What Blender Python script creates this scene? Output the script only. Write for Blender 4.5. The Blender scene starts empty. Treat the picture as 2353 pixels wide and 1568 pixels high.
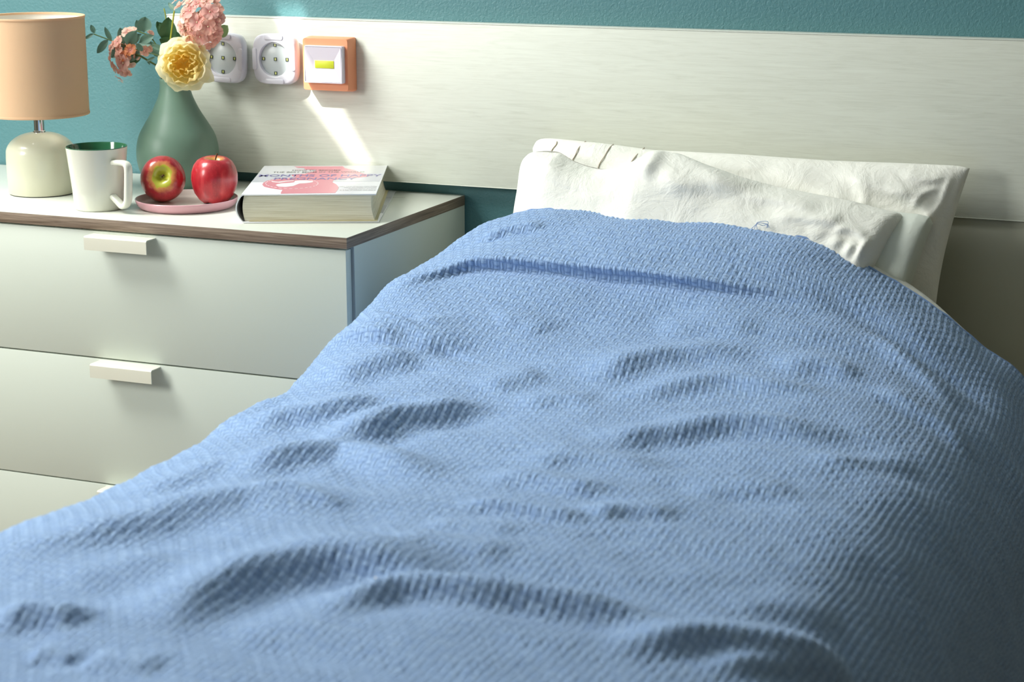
import bpy, bmesh, math, random
import numpy as np
from mathutils import Vector, Matrix
R = random.Random(7)
SC = bpy.context.scene
COL = SC.collection
Z0 = .68                                   # height of the dresser top above the floor
# ------------------------------------------------------------------ camera
cam_d = bpy.data.cameras.new('camera'); cam = bpy.data.objects.new('camera', cam_d); COL.objects.link(cam)
cam_d.sensor_width = 36; cam_d.lens = 4597.8/2353*36; cam_d.clip_start = .05
_r = Vector((0.92150408, 0.38835913, -0.00272395)); _u = Vector((-0.08745656, 0.21434163, 0.97283555)); _f = Vector((-0.37839342, 0.8962337, -0.23148124))
cam.matrix_world = Matrix(((_r.x, _u.x, -_f.x, 1.2726), (_r.y, _u.y, -_f.y, -2.426), (_r.z, _u.z, -_f.z, .5021+Z0), (0, 0, 0, 1)))
cam_d.dof.use_dof = True; cam_d.dof.focus_distance = 2.92; cam_d.dof.aperture_fstop = 7
SC.camera = cam
# ------------------------------------------------------------------ light
world = bpy.data.worlds.new('world'); SC.world = world; world.use_nodes = True
world.node_tree.nodes['Background'].inputs[0].default_value = (.75, .86, 1, 1)
world.node_tree.nodes['Background'].inputs[1].default_value = .6
def area(name, loc, target, sx, sy, power, col):
    d = bpy.data.lights.new(name, 'AREA'); d.shape = 'RECTANGLE'; d.size = sx; d.size_y = sy; d.energy = power; d.color = col
    o = bpy.data.objects.new(name, d); COL.objects.link(o); o.location = loc
    o.rotation_euler = (Vector(target)-Vector(loc)).to_track_quat('-Z', 'Y').to_euler(); return o
area('window_light', (-1.25, -.45, 1.42+Z0), (.45, -.75, Z0-.1), .9, .8, 58, (.985, 1, .955))
area('second_window_light', (-1.72, -1.75, .72+Z0), (.45, .2, Z0), .75, .75, 43, (.985, 1, .945))
area('room_fill', (-.5, -1.9, 1.45+Z0), (.1, .2, Z0), 1.6, 1.2, 2, (.86, .95, 1))
SUN_D = Vector((.0155, .0245, -.0287)).normalized()
sun_d = bpy.data.lights.new('sun', 'SUN'); sun_d.energy = 7; sun_d.angle = math.radians(.42); sun_d.color = (1, .96, .88)
sun = bpy.data.objects.new('sun', sun_d); COL.objects.link(sun); sun.location = (-1, -1, 4); sun.rotation_euler = SUN_D.to_track_quat('-Z', 'Y').to_euler()
SC.view_settings.view_transform = 'Standard'; SC.view_settings.look = 'None'; SC.view_settings.exposure = -.07; SC.view_settings.gamma = 1
SC.view_settings.use_curve_mapping = False
SC.cycles.use_denoising = True
# ------------------------------------------------------------------ materials
def lin(*c): return tuple((x/255/12.92 if x <= 10 else ((x/255+.055)/1.055)**2.4) for x in c)+(1,)
def mat(name, col, rough=.5, **kw):
    m = bpy.data.materials.new(name); m.use_nodes = True; b = m.node_tree.nodes['Principled BSDF']
    b.inputs['Base Color'].default_value = col; b.inputs['Roughness'].default_value = rough
    for k, v in kw.items(): b.inputs[k.replace('_', ' ')].default_value = v
    return m
class NT:                                  # small node helper
    def __init__(s, m): s.t = m.node_tree; s.b = s.t.nodes['Principled BSDF']
    def n(s, typ, **kw):
        x = s.t.nodes.new(typ)
        for k, v in kw.items(): setattr(x, k, v)
        return x
    def l(s, a, b): s.t.links.new(a, b)
    def math(s, op, a, b=None, c=None):
        x = s.n('ShaderNodeMath', operation=op)
        for i, v in enumerate((a, b, c)):
            if v is None: continue
            if hasattr(v, 'is_linked'): s.l(v, x.inputs[i])
            else: x.inputs[i].default_value = v
        return x.outputs[0]
    def coord(s, scale=(1, 1, 1), out='Object'):
        c = s.n('ShaderNodeTexCoord'); m = s.n('ShaderNodeMapping'); m.inputs['Scale'].default_value = scale
        s.l(c.outputs[out], m.inputs['Vector']); return m.outputs[0]
    def noise(s, scale, detail=3, rough=.5, vec=None, dist=0):
        x = s.n('ShaderNodeTexNoise'); x.inputs['Scale'].default_value = scale; x.inputs['Detail'].default_value = detail
        x.inputs['Roughness'].default_value = rough; x.inputs['Distortion'].default_value = dist
        s.l(vec or s.coord(), x.inputs['Vector']); return x.outputs['Fac']
    def ramp(s, fac, stops):
        x = s.n('ShaderNodeValToRGB'); e = x.color_ramp.elements
        while len(e) < len(stops): e.new(.5)
        for i, (p, c) in enumerate(stops): e[i].position = p; e[i].color = c
        s.l(fac, x.inputs[0]); return x.outputs[0]
    def mix(s, fac, a, b):
        x = s.n('ShaderNodeMix', data_type='RGBA')
        for i, v in ((0, fac), (6, a), (7, b)):
            if hasattr(v, 'is_linked'): s.l(v, x.inputs[i])
            else: x.inputs[i].default_value = v
        return x.outputs[2]
    def col(s, c): s.l(c, s.b.inputs['Base Color'])
    def bump(s, h, strength=.3, dist=.001, prev=None):
        x = s.n('ShaderNodeBump'); x.inputs['Strength'].default_value = strength; x.inputs['Distance'].default_value = dist
        s.l(h, x.inputs['Height'])
        if prev: s.l(prev, x.inputs['Normal'])
        s.l(x.outputs[0], s.b.inputs['Normal']); return x.outputs[0]
def noisy(name, c0, c1, scale=20, rough=.5, bump=0, bscale=200, bdist=.001, **kw):
    m = mat(name, c0, rough, **kw); t = NT(m)
    t.col(t.mix(t.noise(scale), c0, c1))
    if bump: t.bump(t.noise(bscale, 4), bump, bdist)
    return m
# wall paint with roller stipple
m_wall = mat('teal_paint', lin(84, 130, 136), .45); t = NT(m_wall)
t.col(t.mix(t.noise(3), lin(80, 127, 133), lin(87, 133, 139)))
t.bump(t.noise(210, 3, .55, dist=.6), .55, .0016)
m_side = mat('side_wall_paint', lin(140, 136, 122), .8); m_white = mat('plain_white', lin(226, 226, 218), .8); m_floor = noisy('floor_board', lin(120, 100, 80), lin(140, 118, 95), 5)
# white ash foil with horizontal grain
m_ash = mat('white_ash_foil', lin(222, 223, 214), .42); t = NT(m_ash)
v = t.coord((1.4, 1, 20)); n1 = t.noise(6, 5, .6, v, 2.2); v2 = t.coord((2.2, 1, 170)); n2 = t.noise(7, 3, .6, v2, .4)
g = t.math('ADD', t.math('MULTIPLY', n1, .6), t.math('MULTIPLY', n2, .4))
t.col(t.ramp(g, [(.34, lin(201, 204, 192)), (.5, lin(211, 214, 203)), (.66, lin(216, 220, 209))])); t.bump(g, .22, .0006)
m_panel = noisy('grey_panel', lin(176, 177, 162), lin(184, 185, 170), 4, .5)
m_lam = noisy('white_laminate', lin(207, 214, 203), lin(211, 218, 207), 3, .42, .15, 300, .0004)
m_top = noisy('white_top', lin(211, 214, 204), lin(215, 218, 208), 3, .3, .12, 300, .0003)
m_edge = mat('brown_wood_edge', lin(128, 112, 96), .55); t = NT(m_edge)
g = t.noise(9, 4, .65, t.coord((1.2, 1.2, 45)), .5)
t.col(t.ramp(g, [(.3, lin(96, 80, 66)), (.5, lin(131, 113, 97)), (.7, lin(160, 142, 124))])); t.bump(g, .4, .0008)
m_handle = mat('cream_metal', lin(222, 220, 204), .35)
m_grey_edge = mat('grey_edge', lin(150, 158, 160), .5)
m_dark = mat('dark_gap', lin(50, 42, 34), .8)
# cotton
def cotton(name, c, bstr=.35):
    m = mat(name, c, .85, Sheen_Weight=.12, Sheen_Roughness=.5); t = NT(m)
    v = t.coord(); a = t.noise(14, 5, .6, v, 1.5); b = t.noise(60, 4, .6, v, .8); w = t.noise(900, 2, .5, v)
    h = t.math('ADD', t.math('MULTIPLY', a, .7), t.math('ADD', t.math('MULTIPLY', b, .22), t.math('MULTIPLY', w, .03)))
    t.bump(h, bstr, .016); return m
m_cot = cotton('white_cotton', lin(235, 235, 228)); m_inner = cotton('pale_pillow_ticking', lin(214, 220, 212), .15)
m_sheet = cotton('white_sheet', lin(236, 236, 232), .2); m_matt = noisy('cream_mattress', lin(224, 220, 206), lin(215, 210, 196), 8, .8)
m_seam = mat('seam_thread', lin(196, 184, 168), .9)
# woven blue cotton: geometry carries the checks, these nodes the yarns
m_weave = mat('blue_basket_weave', lin(140, 172, 214), .9, Sheen_Weight=.45, Sheen_Roughness=.45, Sheen_Tint=lin(200, 216, 240)); t = NT(m_weave)
uv = t.n('ShaderNodeTexCoord').outputs['UV']; sp = t.n('ShaderNodeSeparateXYZ'); wob = t.n('ShaderNodeTexNoise'); wob.inputs['Scale'].default_value = 1.3
t.l(uv, wob.inputs['Vector']); t.l(uv, sp.inputs[0])
U = t.math('ADD', sp.outputs[0], t.math('MULTIPLY', t.math('SUBTRACT', wob.outputs['Fac'], .5), .35)); V = t.math('ADD', sp.outputs[1], 0)
fx = t.math('FRACT', U); fy = t.math('FRACT', V)
par = t.math('MODULO', t.math('ADD', t.math('FLOOR', U), t.math('ADD', t.math('FLOOR', V), 2000)), 2)
sx = t.math('SINE', t.math('MULTIPLY', fx, math.pi)); sy = t.math('SINE', t.math('MULTIPLY', fy, math.pi))
tx = t.math('ABSOLUTE', t.math('SINE', t.math('MULTIPLY', fx, 2*math.pi))); ty = t.math('ABSOLUTE', t.math('SINE', t.math('MULTIPLY', fy, 2*math.pi)))
hh = t.math('MULTIPLY', t.math('POWER', sx, .6), t.math('POWER', ty, .5)); hv = t.math('MULTIPLY', t.math('POWER', sy, .6), t.math('POWER', tx, .5))
h = t.math('ADD', t.math('MULTIPLY', hh, par), t.math('MULTIPLY', hv, t.math('SUBTRACT', 1, par)))
fz = t.n('ShaderNodeTexNoise'); fz.inputs['Scale'].default_value = 7; fz.inputs['Detail'].default_value = 4; t.l(uv, fz.inputs['Vector'])
dy = t.n('ShaderNodeTexNoise'); dy.inputs['Scale'].default_value = .9; dy.inputs['Detail'].default_value = 3; t.l(uv, dy.inputs['Vector'])
c = t.mix(t.ramp(dy.outputs['Fac'], [(.3, (0, 0, 0, 1)), (.7, (1, 1, 1, 1))]), lin(140, 170, 214), lin(160, 188, 224))
c = t.mix(t.math('MULTIPLY', t.math('SUBTRACT', 1, h), .5), c, lin(72, 108, 168))       # shade in the hollows of the weave, painted into the colour
t.col(c); t.bump(t.math('ADD', h, t.math('MULTIPLY', fz.outputs['Fac'], .45)), .8, .0014)
def translucent(m, f):                     # light passes through thin petals, leaves and shade cloth
    n = m.node_tree; b = n.nodes['Principled BSDF']; o = n.nodes['Material Output']; x = n.nodes.new('ShaderNodeMixShader'); t_ = n.nodes.new('ShaderNodeBsdfTranslucent')
    x.inputs[0].default_value = f; n.links.new(b.outputs[0], x.inputs[1]); n.links.new(t_.outputs[0], x.inputs[2]); n.links.new(x.outputs[0], o.inputs[0])
    if b.inputs['Base Color'].is_linked: n.links.new(b.inputs['Base Color'].links[0].from_socket, t_.inputs[0])
    else: t_.inputs[0].default_value = b.inputs['Base Color'].default_value
    return m
# ------------------------------------------------------------------ helpers
def link(name, me, m=None, parent=None, loc=None, rot=None):
    o = bpy.data.objects.new(name, me); COL.objects.link(o)
    if m is not None and me is not None:
        for q in (m if isinstance(m, (list, tuple)) else [m]): me.materials.append(q)
    if parent: o.parent = parent
    if loc is not None: o.location = loc
    if rot is not None: o.rotation_euler = rot
    return o
def thing(name, label, cat, loc=(0, 0, 0), rot=(0, 0, 0), group=None):
    o = bpy.data.objects.new(name, None); COL.objects.link(o); o.empty_display_size = .05
    o.location = (loc[0], loc[1], loc[2]+Z0); o.rotation_euler = rot
    return tag(o, label, cat, group)
def tag(o, label, cat, group=None):
    o['label'] = label; o['category'] = cat
    if group: o['group'] = group
    return o
def smooth(me, ang=None):
    me.polygons.foreach_set('use_smooth', [True]*len(me.polygons))
    if ang is not None: me.set_sharp_from_angle(angle=math.radians(ang))
    return me
def bmesh_me(bm, name='mesh', sm=None):
    me = bpy.data.meshes.new(name); bmesh.ops.recalc_face_normals(bm, faces=bm.faces); bm.to_mesh(me); bm.free()
    if sm is not None: smooth(me, sm)
    return me
def box(x0, x1, y0, y1, z0, z1, bev=0, seg=2):
    bm = bmesh.new(); bmesh.ops.create_cube(bm, size=1)
    for v in bm.verts: v.co = Vector(((x0+x1)/2+v.co.x*(x1-x0), (y0+y1)/2+v.co.y*(y1-y0), (z0+z1)/2+v.co.z*(z1-z0)))
    if bev: bmesh.ops.bevel(bm, geom=bm.edges[:]+bm.verts[:], offset=bev, segments=seg, profile=.5, affect='EDGES')
    return bmesh_me(bm, sm=35 if bev else None)
def lathe(prof, n=64, sm=35):
    bm = bmesh.new(); rings = []
    for r, z in prof:
        rings.append([bm.verts.new((0, 0, z))] if r < 1e-6 else [bm.verts.new((r*math.cos(2*math.pi*i/n), r*math.sin(2*math.pi*i/n), z)) for i in range(n)])
    for a, b in zip(rings, rings[1:]):
        for i in range(n):
            j = (i+1) % n
            if len(a) == 1: bm.faces.new((a[0], b[i], b[j]))
            elif len(b) == 1: bm.faces.new((a[i], b[0], a[j]))
            else: bm.faces.new((a[i], b[i], b[j], a[j]))
    return bmesh_me(bm, sm=sm)
def spline(pts, k=8):
    P = [Vector(p) for p in pts]; P = [2*P[0]-P[1]]+P+[2*P[-1]-P[-2]]; o = []
    for i in range(1, len(P)-2):
        for j in range(k):
            s = j/k; a, b, c, d = P[i-1:i+3]
            o.append(.5*((2*b)+(c-a)*s+(2*a-5*b+4*c-d)*s*s+(3*b-a-3*c+d)*s**3))
    return o+[P[-2]]
def tube(pts, rad, n=8, k=6, cap=True):
    P = spline(pts, k) if k else [Vector(p) for p in pts]; bm = bmesh.new(); rings = []; up = Vector((.12, .2, 1)).normalized()
    for i, p in enumerate(P):
        d = (P[min(i+1, len(P)-1)]-P[max(i-1, 0)]).normalized(); a = d.cross(up)
        if a.length < .05: a = d.cross(Vector((1, 0, 0)))
        a.normalize(); b = d.cross(a); r = rad(i/(len(P)-1)) if callable(rad) else rad
        rings.append([bm.verts.new(p+r*(math.cos(2*math.pi*q/n)*a+math.sin(2*math.pi*q/n)*b)) for q in range(n)])
    for a, b in zip(rings, rings[1:]):
        for i in range(n): bm.faces.new((a[i], a[(i+1) % n], b[(i+1) % n], b[i]))
    if cap: bm.faces.new(rings[0][::-1]); bm.faces.new(rings[-1])
    return bmesh_me(bm, sm=50)
def prism(poly, z0, z1, bev=0):            # polygon in xy extruded along z
    bm = bmesh.new(); f = bm.faces.new([bm.verts.new((x, y, z0)) for x, y in poly])
    e = bmesh.ops.extrude_face_region(bm, geom=[f])
    for v in e['geom']:
        if isinstance(v, bmesh.types.BMVert): v.co.z = z1
    if bev: bmesh.ops.bevel(bm, geom=[q for q in bm.edges], offset=bev, segments=2, profile=.5, affect='EDGES')
    return bmesh_me(bm, sm=35 if bev else None)
def xform(me, M): me.transform(M); return me
def rrect(w, h, r, n=6, cx=0, cy=0):
    o = []
    for k, (sx, sy) in enumerate(((1, 1), (-1, 1), (-1, -1), (1, -1))):
        for i in range(n+1):
            a = math.pi/2*(k+i/n); o.append((cx+sx*(w/2-r)+r*math.cos(a), cy+sy*(h/2-r)+r*math.sin(a)))
    return o
def grid_mesh(P, uv=None, name='mesh', back=None):
    """P: nu x nv x 3 numpy; optional back surface of the same shape closes the volume"""
    nu, nv = P.shape[:2]
    def quads(off, flip):
        i = (np.arange(nu-1)[:, None]*nv+np.arange(nv-1)[None]).ravel()+off
        q = np.stack([i, i+nv, i+nv+1, i+1], 1); return q[:, ::-1] if flip else q
    co = P.reshape(-1, 3); F = quads(0, False)
    if back is not None:
        co = np.vstack([co, back.reshape(-1, 3)]); N = nu*nv; F = np.vstack([F, quads(N, True)])
        rim = np.concatenate([np.arange(nu)*nv, (nu-1)*nv+np.arange(1, nv), (np.arange(nu-2, -1, -1))*nv+nv-1, np.arange(nv-2, 0, -1)])
        rn = np.roll(rim, -1); F = np.vstack([F, np.stack([rn, rim, rim+N, rn+N], 1)])
    me = bpy.data.meshes.new(name); me.vertices.add(len(co)); me.vertices.foreach_set('co', co.astype(np.float32).ravel())
    me.loops.add(F.size); me.loops.foreach_set('vertex_index', F.astype(np.int32).ravel())
    me.polygons.add(len(F)); me.polygons.foreach_set('loop_start', np.arange(0, F.size, 4, dtype=np.int32))
    me.polygons.foreach_set('use_smooth', np.ones(len(F), bool))
    me.update(calc_edges=True)
    if uv is not None:
        l = me.uv_layers.new(name='UVMap'); k = uv.reshape(-1, 2)
        if back is not None: k = np.vstack([k, k])
        l.data.foreach_set('uv', k[F.ravel()].astype(np.float32).ravel())
    return me
# ---- blanket surface (numpy only) ----
TAILR=[(.965,-.29),(1.0,-.52)]
ST=[
 (.20,[(.085,-.50),(.095,-.30),(.105,-.14),(.122,-.05),(.147,.003),(.21,.021),(.30,.024),(.40,.022),(.50,.015),(.61,-.001),(.70,-.034),(.77,-.070),(.84,-.12),(.905,-.17)]+TAILR),
 (.12,[(.08,-.50),(.088,-.30),(.095,-.16),(.108,-.065),(.138,-.016),(.21,.004),(.30,.006),(.40,.004),(.50,-.003),(.61,-.018),(.70,-.048),(.775,-.082),(.845,-.125),(.905,-.175)]+TAILR),
 (.05,[(.08,-.50),(.085,-.30),(.09,-.17),(.10,-.08),(.13,-.038),(.20,-.030),(.30,-.034),(.40,-.038),(.50,-.042),(.61,-.052),(.70,-.072),(.78,-.098),(.85,-.135),(.91,-.185)]+TAILR),
 (-.02,[(.08,-.50),(.085,-.30),(.09,-.18),(.10,-.09),(.13,-.048),(.20,-.048),(.30,-.055),(.40,-.063),(.50,-.068),(.61,-.075),(.70,-.088),(.785,-.108),(.855,-.14),(.915,-.19)]+TAILR),
 (-.12,[(.08,-.50),(.082,-.32),(.088,-.20),(.10,-.115),(.135,-.075),(.20,-.070),(.30,-.080),(.40,-.087),(.50,-.090),(.61,-.094),(.71,-.100),(.79,-.115),(.86,-.143),(.92,-.195)]+TAILR),
 (-.30,[(.075,-.52),(.078,-.34),(.084,-.21),(.10,-.145),(.14,-.115),(.22,-.105),(.32,-.105),(.42,-.106),(.52,-.108),(.63,-.110),(.72,-.113),(.80,-.123),(.87,-.147),(.925,-.198)]+TAILR),
 (-.60,[(.075,-.55),(.075,-.35),(.08,-.22),(.10,-.158),(.15,-.130),(.24,-.117),(.34,-.113),(.44,-.112),(.54,-.112),(.64,-.113),(.73,-.117),(.81,-.127),(.875,-.150),(.93,-.200)]+TAILR),
 (-.95,[(.075,-.55),(.075,-.35),(.08,-.21),(.10,-.145),(.15,-.116),(.24,-.108),(.34,-.106),(.44,-.106),(.54,-.107),(.64,-.110),(.73,-.116),(.81,-.128),(.875,-.152),(.93,-.205)]+TAILR),
 (-1.3,[(.075,-.55),(.075,-.35),(.08,-.21),(.10,-.145),(.15,-.114),(.24,-.106),(.34,-.105),(.44,-.105),(.54,-.107),(.64,-.112),(.73,-.120),(.81,-.135),(.875,-.162),(.93,-.215)]+TAILR),
 (-1.85,[(.075,-.55),(.075,-.35),(.08,-.21),(.10,-.145),(.15,-.114),(.24,-.106),(.34,-.105),(.44,-.105),(.54,-.107),(.64,-.112),(.73,-.120),(.81,-.135),(.875,-.162),(.93,-.215)]+TAILR),
]
def crom(P,t,T=None):
    """Catmull-Rom through rows of P (knots T, non-uniform hermite) at parameters t"""
    P=np.asarray(P,float); n=len(P); T=np.arange(n,dtype=float) if T is None else np.asarray(T,float)
    m=np.zeros_like(P); sh=(-1,)+(1,)*(P.ndim-1)
    dT=np.diff(T).reshape(sh); d=np.diff(P,axis=0)/dT
    m[0]=d[0]; m[-1]=d[-1]; m[1:-1]=(d[:-1]*dT[1:]+d[1:]*dT[:-1])/(dT[1:]+dT[:-1])
    i=np.clip(np.searchsorted(T,t,side='right')-1,0,n-2); h=(T[i+1]-T[i]); s=(t-T[i])/h
    s=s.reshape(sh); h=h.reshape(sh)
    return (2*s**3-3*s**2+1)*P[i]+(s**3-2*s**2+s)*h*m[i]+(-2*s**3+3*s**2)*P[i+1]+(s**3-s**2)*h*m[i+1]
YS=-np.array([s[0] for s in ST]); NET=np.array([s[1] for s in ST])      # stations x 16 x 2
for k_,w_ in enumerate((1,1,1,1,.85,.45,.1)):                              # the left shoulder bulges out below the pillow
    for j_ in range(len(ST)): NET[j_,k_,0]-=w_*(0,.024,.040,.044,.045,.036,.026,.020,.016,.016)[j_]
def arc_table():
    tt=np.linspace(0,15,601); c=crom(np.transpose(NET,(1,0,2)),tt)     # 601 x stations x 2
    L=np.sqrt((np.diff(c,axis=0)**2).sum(2)).mean(1); return tt,np.concatenate([[0],np.cumsum(L)])
TT,AR=arc_table()
def base_surf(ua,y):
    """ua = metres of cloth across (0 at the left hem), y = world y; grids"""
    u=np.interp(ua,AR,TT); a=crom(NET,-y,YS)                             # ny x 16 x 2
    b=crom(np.transpose(a,(1,0,2)),u)                                   # nu x ny x 2
    P=np.empty((len(u),len(y),3)); P[...,0]=b[...,0]; P[...,2]=b[...,1]; P[...,1]=y[None,:]
    return P
# ---- end blanket surface ----
def cross_np(a, b): return np.cross(a, b)
def normals(P):
    n = np.cross(np.gradient(P, axis=0), np.gradient(P, axis=1)); return n/(np.linalg.norm(n, axis=2, keepdims=True)+1e-12)
def lattice(a, b, ca, cb, seed):
    """smooth random field over the grid a x b, lattice spacing ca, cb, values about -1..1"""
    rg = np.random.RandomState(seed); ia = (a-a.min())/ca+1; ib = (b-b.min())/cb+1
    L = rg.uniform(-1, 1, (int(ia.max())+4, int(ib.max())+4))
    return crom(crom(L, ia).T, ib).T
def folds(A, B, FL, sgn=1):
    """sum of creases over the separable grid A x B; each (points, height mm, width behind mm, width in front mm)"""
    H = np.zeros((len(A), len(B)))
    for pts, amp, wb, wf in FL:
        pts = np.array(spline2(pts)); m = 3*max(wb, wf)/1000
        ia = np.where((A > pts[:, 0].min()-m) & (A < pts[:, 0].max()+m))[0]; ib = np.where((B > pts[:, 1].min()-m) & (B < pts[:, 1].max()+m))[0]
        if len(ia) < 2 or len(ib) < 2: continue
        X, Y = A[ia][:, None], B[ib][None]; best = np.full((len(ia), len(ib)), 1e9); sd = np.zeros_like(best); ss = np.zeros_like(best)
        seg = np.diff(pts, axis=0); L = np.hypot(*seg.T); cum = np.concatenate([[0], np.cumsum(L)]); tot = cum[-1]
        for k in range(len(seg)):
            d = seg[k]/L[k]; rx, ry = X-pts[k, 0], Y-pts[k, 1]; s = np.clip(rx*d[0]+ry*d[1], 0, L[k])
            ex, ey = rx-s*d[0], ry-s*d[1]; D = np.hypot(ex, ey); q = D < best
            best = np.where(q, D, best); sd = np.where(q, np.sign(d[0]*ry-d[1]*rx)*D, sd); ss = np.where(q, cum[k]+s, ss)
        f = ss/tot; tp = np.clip(f/.28, 0, 1)*np.clip((1-f)/.28, 0, 1); tp = tp*tp*(3-2*tp); sd = sd*sgn
        wb_, wf_ = wb/1000, wf/1000
        h = np.where(sd > 0, np.exp(-(best/wb_)**2), np.exp(-(best/wf_)**2)-.22*np.exp(-((best-2.1*wf_)/(1.1*wf_))**2)*(sd < 0))
        H[np.ix_(ia, ib)] += amp/1000*tp*h
    return H
def blur(H, k):
    w = np.hanning(2*k+3)[1:-1]; w /= w.sum(); Q = np.pad(H, ((k, k), (k, k)), 'edge')
    Q = sum(w[i]*Q[i:i+H.shape[0]] for i in range(2*k+1)); return sum(w[i]*Q[:, i:i+H.shape[1]] for i in range(2*k+1))
def spline2(pts, k=4):
    return [(p.x, p.y) for p in spline([(x, y, 0) for x, y in pts], k)]
# ------------------------------------------------------------------ room
def struct(name, me, m):
    o = link(name, me, m, loc=(0, 0, Z0)); o['kind'] = 'structure'; return o
XL, XR, YF, YB, ZF, ZC = -1.85, 2.5, -3.1, .405, -.68, 1.80
struct('floor', box(XL-.1, XR+.1, YF-.1, YB+.1, ZF-.1, ZF), m_floor)
struct('wall_back', box(XL, XR, YB, YB+.12, ZF, ZC), m_wall)
struct('wall_left', box(XL-.12, XL, YF, YB+.12, ZF, ZC), m_side)
struct('wall_right', box(XR, XR+.12, YF, YB+.12, ZF, ZC), m_side)
struct('wall_front', box(XL, XR, YF-.12, YF, ZF, ZC), m_side)
# added roof opening, unseen; the gap in its mask shapes the sun streak
def up(p, z): t_ = (z-p[2])/SUN_D.z; return (p[0]+SUN_D.x*t_, p[1]+SUN_D.y*t_)
GAPQ = [(-0.3449, 0.38, 0.3154), (-0.3424, 0.38, 0.295), (-0.3123, 0.38, 0.2548), (-0.2964, 0.38, 0.2142), (-0.2706, 0.38, 0.1359), (-0.2522, 0.38, 0.1208), (-0.2258, 0.38, 0.0894), (-0.2047, 0.38, 0.0627), (-0.1845, 0.38, 0.0311), (-0.2985, 0.38, 0.3163), (-0.2906, 0.38, 0.2962), (-0.2537, 0.38, 0.2292), (-0.2022, 0.38, 0.1312), (-0.1838, 0.38, 0.0949), (-0.1645, 0.38, 0.0648), (-0.1428, 0.38, 0.0335)]
NGL = 9
gap = [up(p, ZC) for p in GAPQ]  # streak outline traced back up the sun, bouquet-shadow edge shaped in
gx = [p[0] for p in gap]; gy = [p[1] for p in gap]; x0, x1, y0, y1 = min(gx)-.22, max(gx)+.10, min(gy)-.26, max(gy)+.06
bm = bmesh.new()
for a in ((XL-.12, x0, YF-.12, YB+.12), (x1, XR+.12, YF-.12, YB+.12), (x0, x1, YF-.12, y0), (x0, x1, y1, YB+.12)):
    r_ = bmesh.ops.create_cube(bm, size=1)
    for v in r_['verts']: v.co = Vector(((a[0]+a[1])/2+v.co.x*(a[1]-a[0]), (a[2]+a[3])/2+v.co.y*(a[3]-a[2]), ZC+.06+v.co.z*.12))
struct('ceiling', bmesh_me(bm), m_white)
bm = bmesh.new()
for a in ((x0-.03, x0+.02, y0-.03, y1+.03), (x1-.02, x1+.03, y0-.03, y1+.03), (x0, x1, y0-.03, y0+.02), (x0, x1, y1-.02, y1+.03)):
    r_ = bmesh.ops.create_cube(bm, size=1)
    for v in r_['verts']: v.co = Vector(((a[0]+a[1])/2+v.co.x*(a[1]-a[0]), (a[2]+a[3])/2+v.co.y*(a[3]-a[2]), ZC+.06+v.co.z*.14))
struct('added_roof_opening', bmesh_me(bm), m_white)  # invented frame around the added opening, out of view
GL = sorted(gap[:NGL], key=lambda p: p[1]); GR = sorted(gap[NGL:], key=lambda p: p[1])
for nm, poly in (('left', [(x0, y0), (x1, y0), (x1, GR[0][1]), GR[0]]+GL+[(x0, GL[-1][1])]), ('right', [(x1, GR[0][1]), (x1, y1), (x0, y1), (x0, GL[-1][1]), GL[-1]]+GR[::-1])):
    o = link('added_sun_mask', prism(poly, ZC+.001, ZC+.005), mat('sun_mask_sheet', lin(190, 190, 185), .8), loc=(0, 0, Z0))  # added mask half, unseen, cuts the sun down to a streak
    tag(o, 'added unseen sheet that shapes the sun streak, half on the %s of the slanting gap' % nm, 'blind', 'added sun mask halves')

# ------------------------------------------------------------------ headboard
hb = thing('headboard', 'long white wood-grain headboard panel mounted across the teal wall', 'headboard', (0, YB, 0))
link('upper_panel', box(-.519, 2.3, -.025, -.001, .0185, .2675, .0012), m_ash, hb)
link('lower_panel', box(.24, 2.3, -.021, -.001, -.67, .0165, .001), m_panel, hb)['label'] = 'plain matt grey lower panel'
link('edge_strip', box(-.5195, 2.3, -.0256, -.001, .2668, .2684, .0005), m_top, hb)
link('edge_strip', box(-.5195, 2.3, -.0256, -.001, .0172, .0186, .0005), m_top, hb)

# ------------------------------------------------------------------ dresser
DX = -1.02
dr = thing('dresser', 'white chest of drawers with a brown wood-edged white top', 'dresser', (0, 0, -.68))
def dz(z): return z+.68
tp = link('top_board', box(DX, 0, 0, .40, dz(-.016), dz(0), .0004), [m_edge, m_top], dr)
for p in tp.data.polygons:
    p.material_index = 1 if abs(p.normal.z) > .7 else 0
link('side_panel', box(-.016, -.0006, .0215, .40, .02, dz(-.0162)), m_lam, dr)
link('side_panel', box(DX+.0006, DX+.016, .0215, .40, .02, dz(-.0162)), m_lam, dr)
link('edge_band', box(-.017, -.0002, .0200, .0222, .02, dz(-.0165)), m_grey_edge, dr)['label'] = 'grey front edging of the side panel'
link('back_panel', box(DX+.016, -.016, .392, .398, .02, dz(-.0162)), m_lam, dr)
link('carcass_rail', box(DX+.016, -.017, .026, .34, dz(-.60), dz(-.030)), m_dark, dr)
link('plinth', box(DX+.01, -.01, .03, .38, 0, dz(-.61)), m_lam, dr)
def handle_me():
    # folded metal strip: flange, front lip
    w = .1065; prof = [(0, 0), (-.0225, 0), (-.0245, -.0006), (-.0256, -.002), (-.0258, -.004), (-.0258, -.0205), (-.0244, -.0205), (-.0244, -.0040), (-.0236, -.0022), (-.0220, -.0014), (0, -.0014)]
    bm = bmesh.new(); f = bm.faces.new([bm.verts.new((0, y, z)) for y, z in prof]); e = bmesh.ops.extrude_face_region(bm, geom=[f])
    for v in e['geom']:
        if isinstance(v, bmesh.types.BMVert): v.co.x = w
    return bmesh_me(bm, sm=30)
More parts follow.
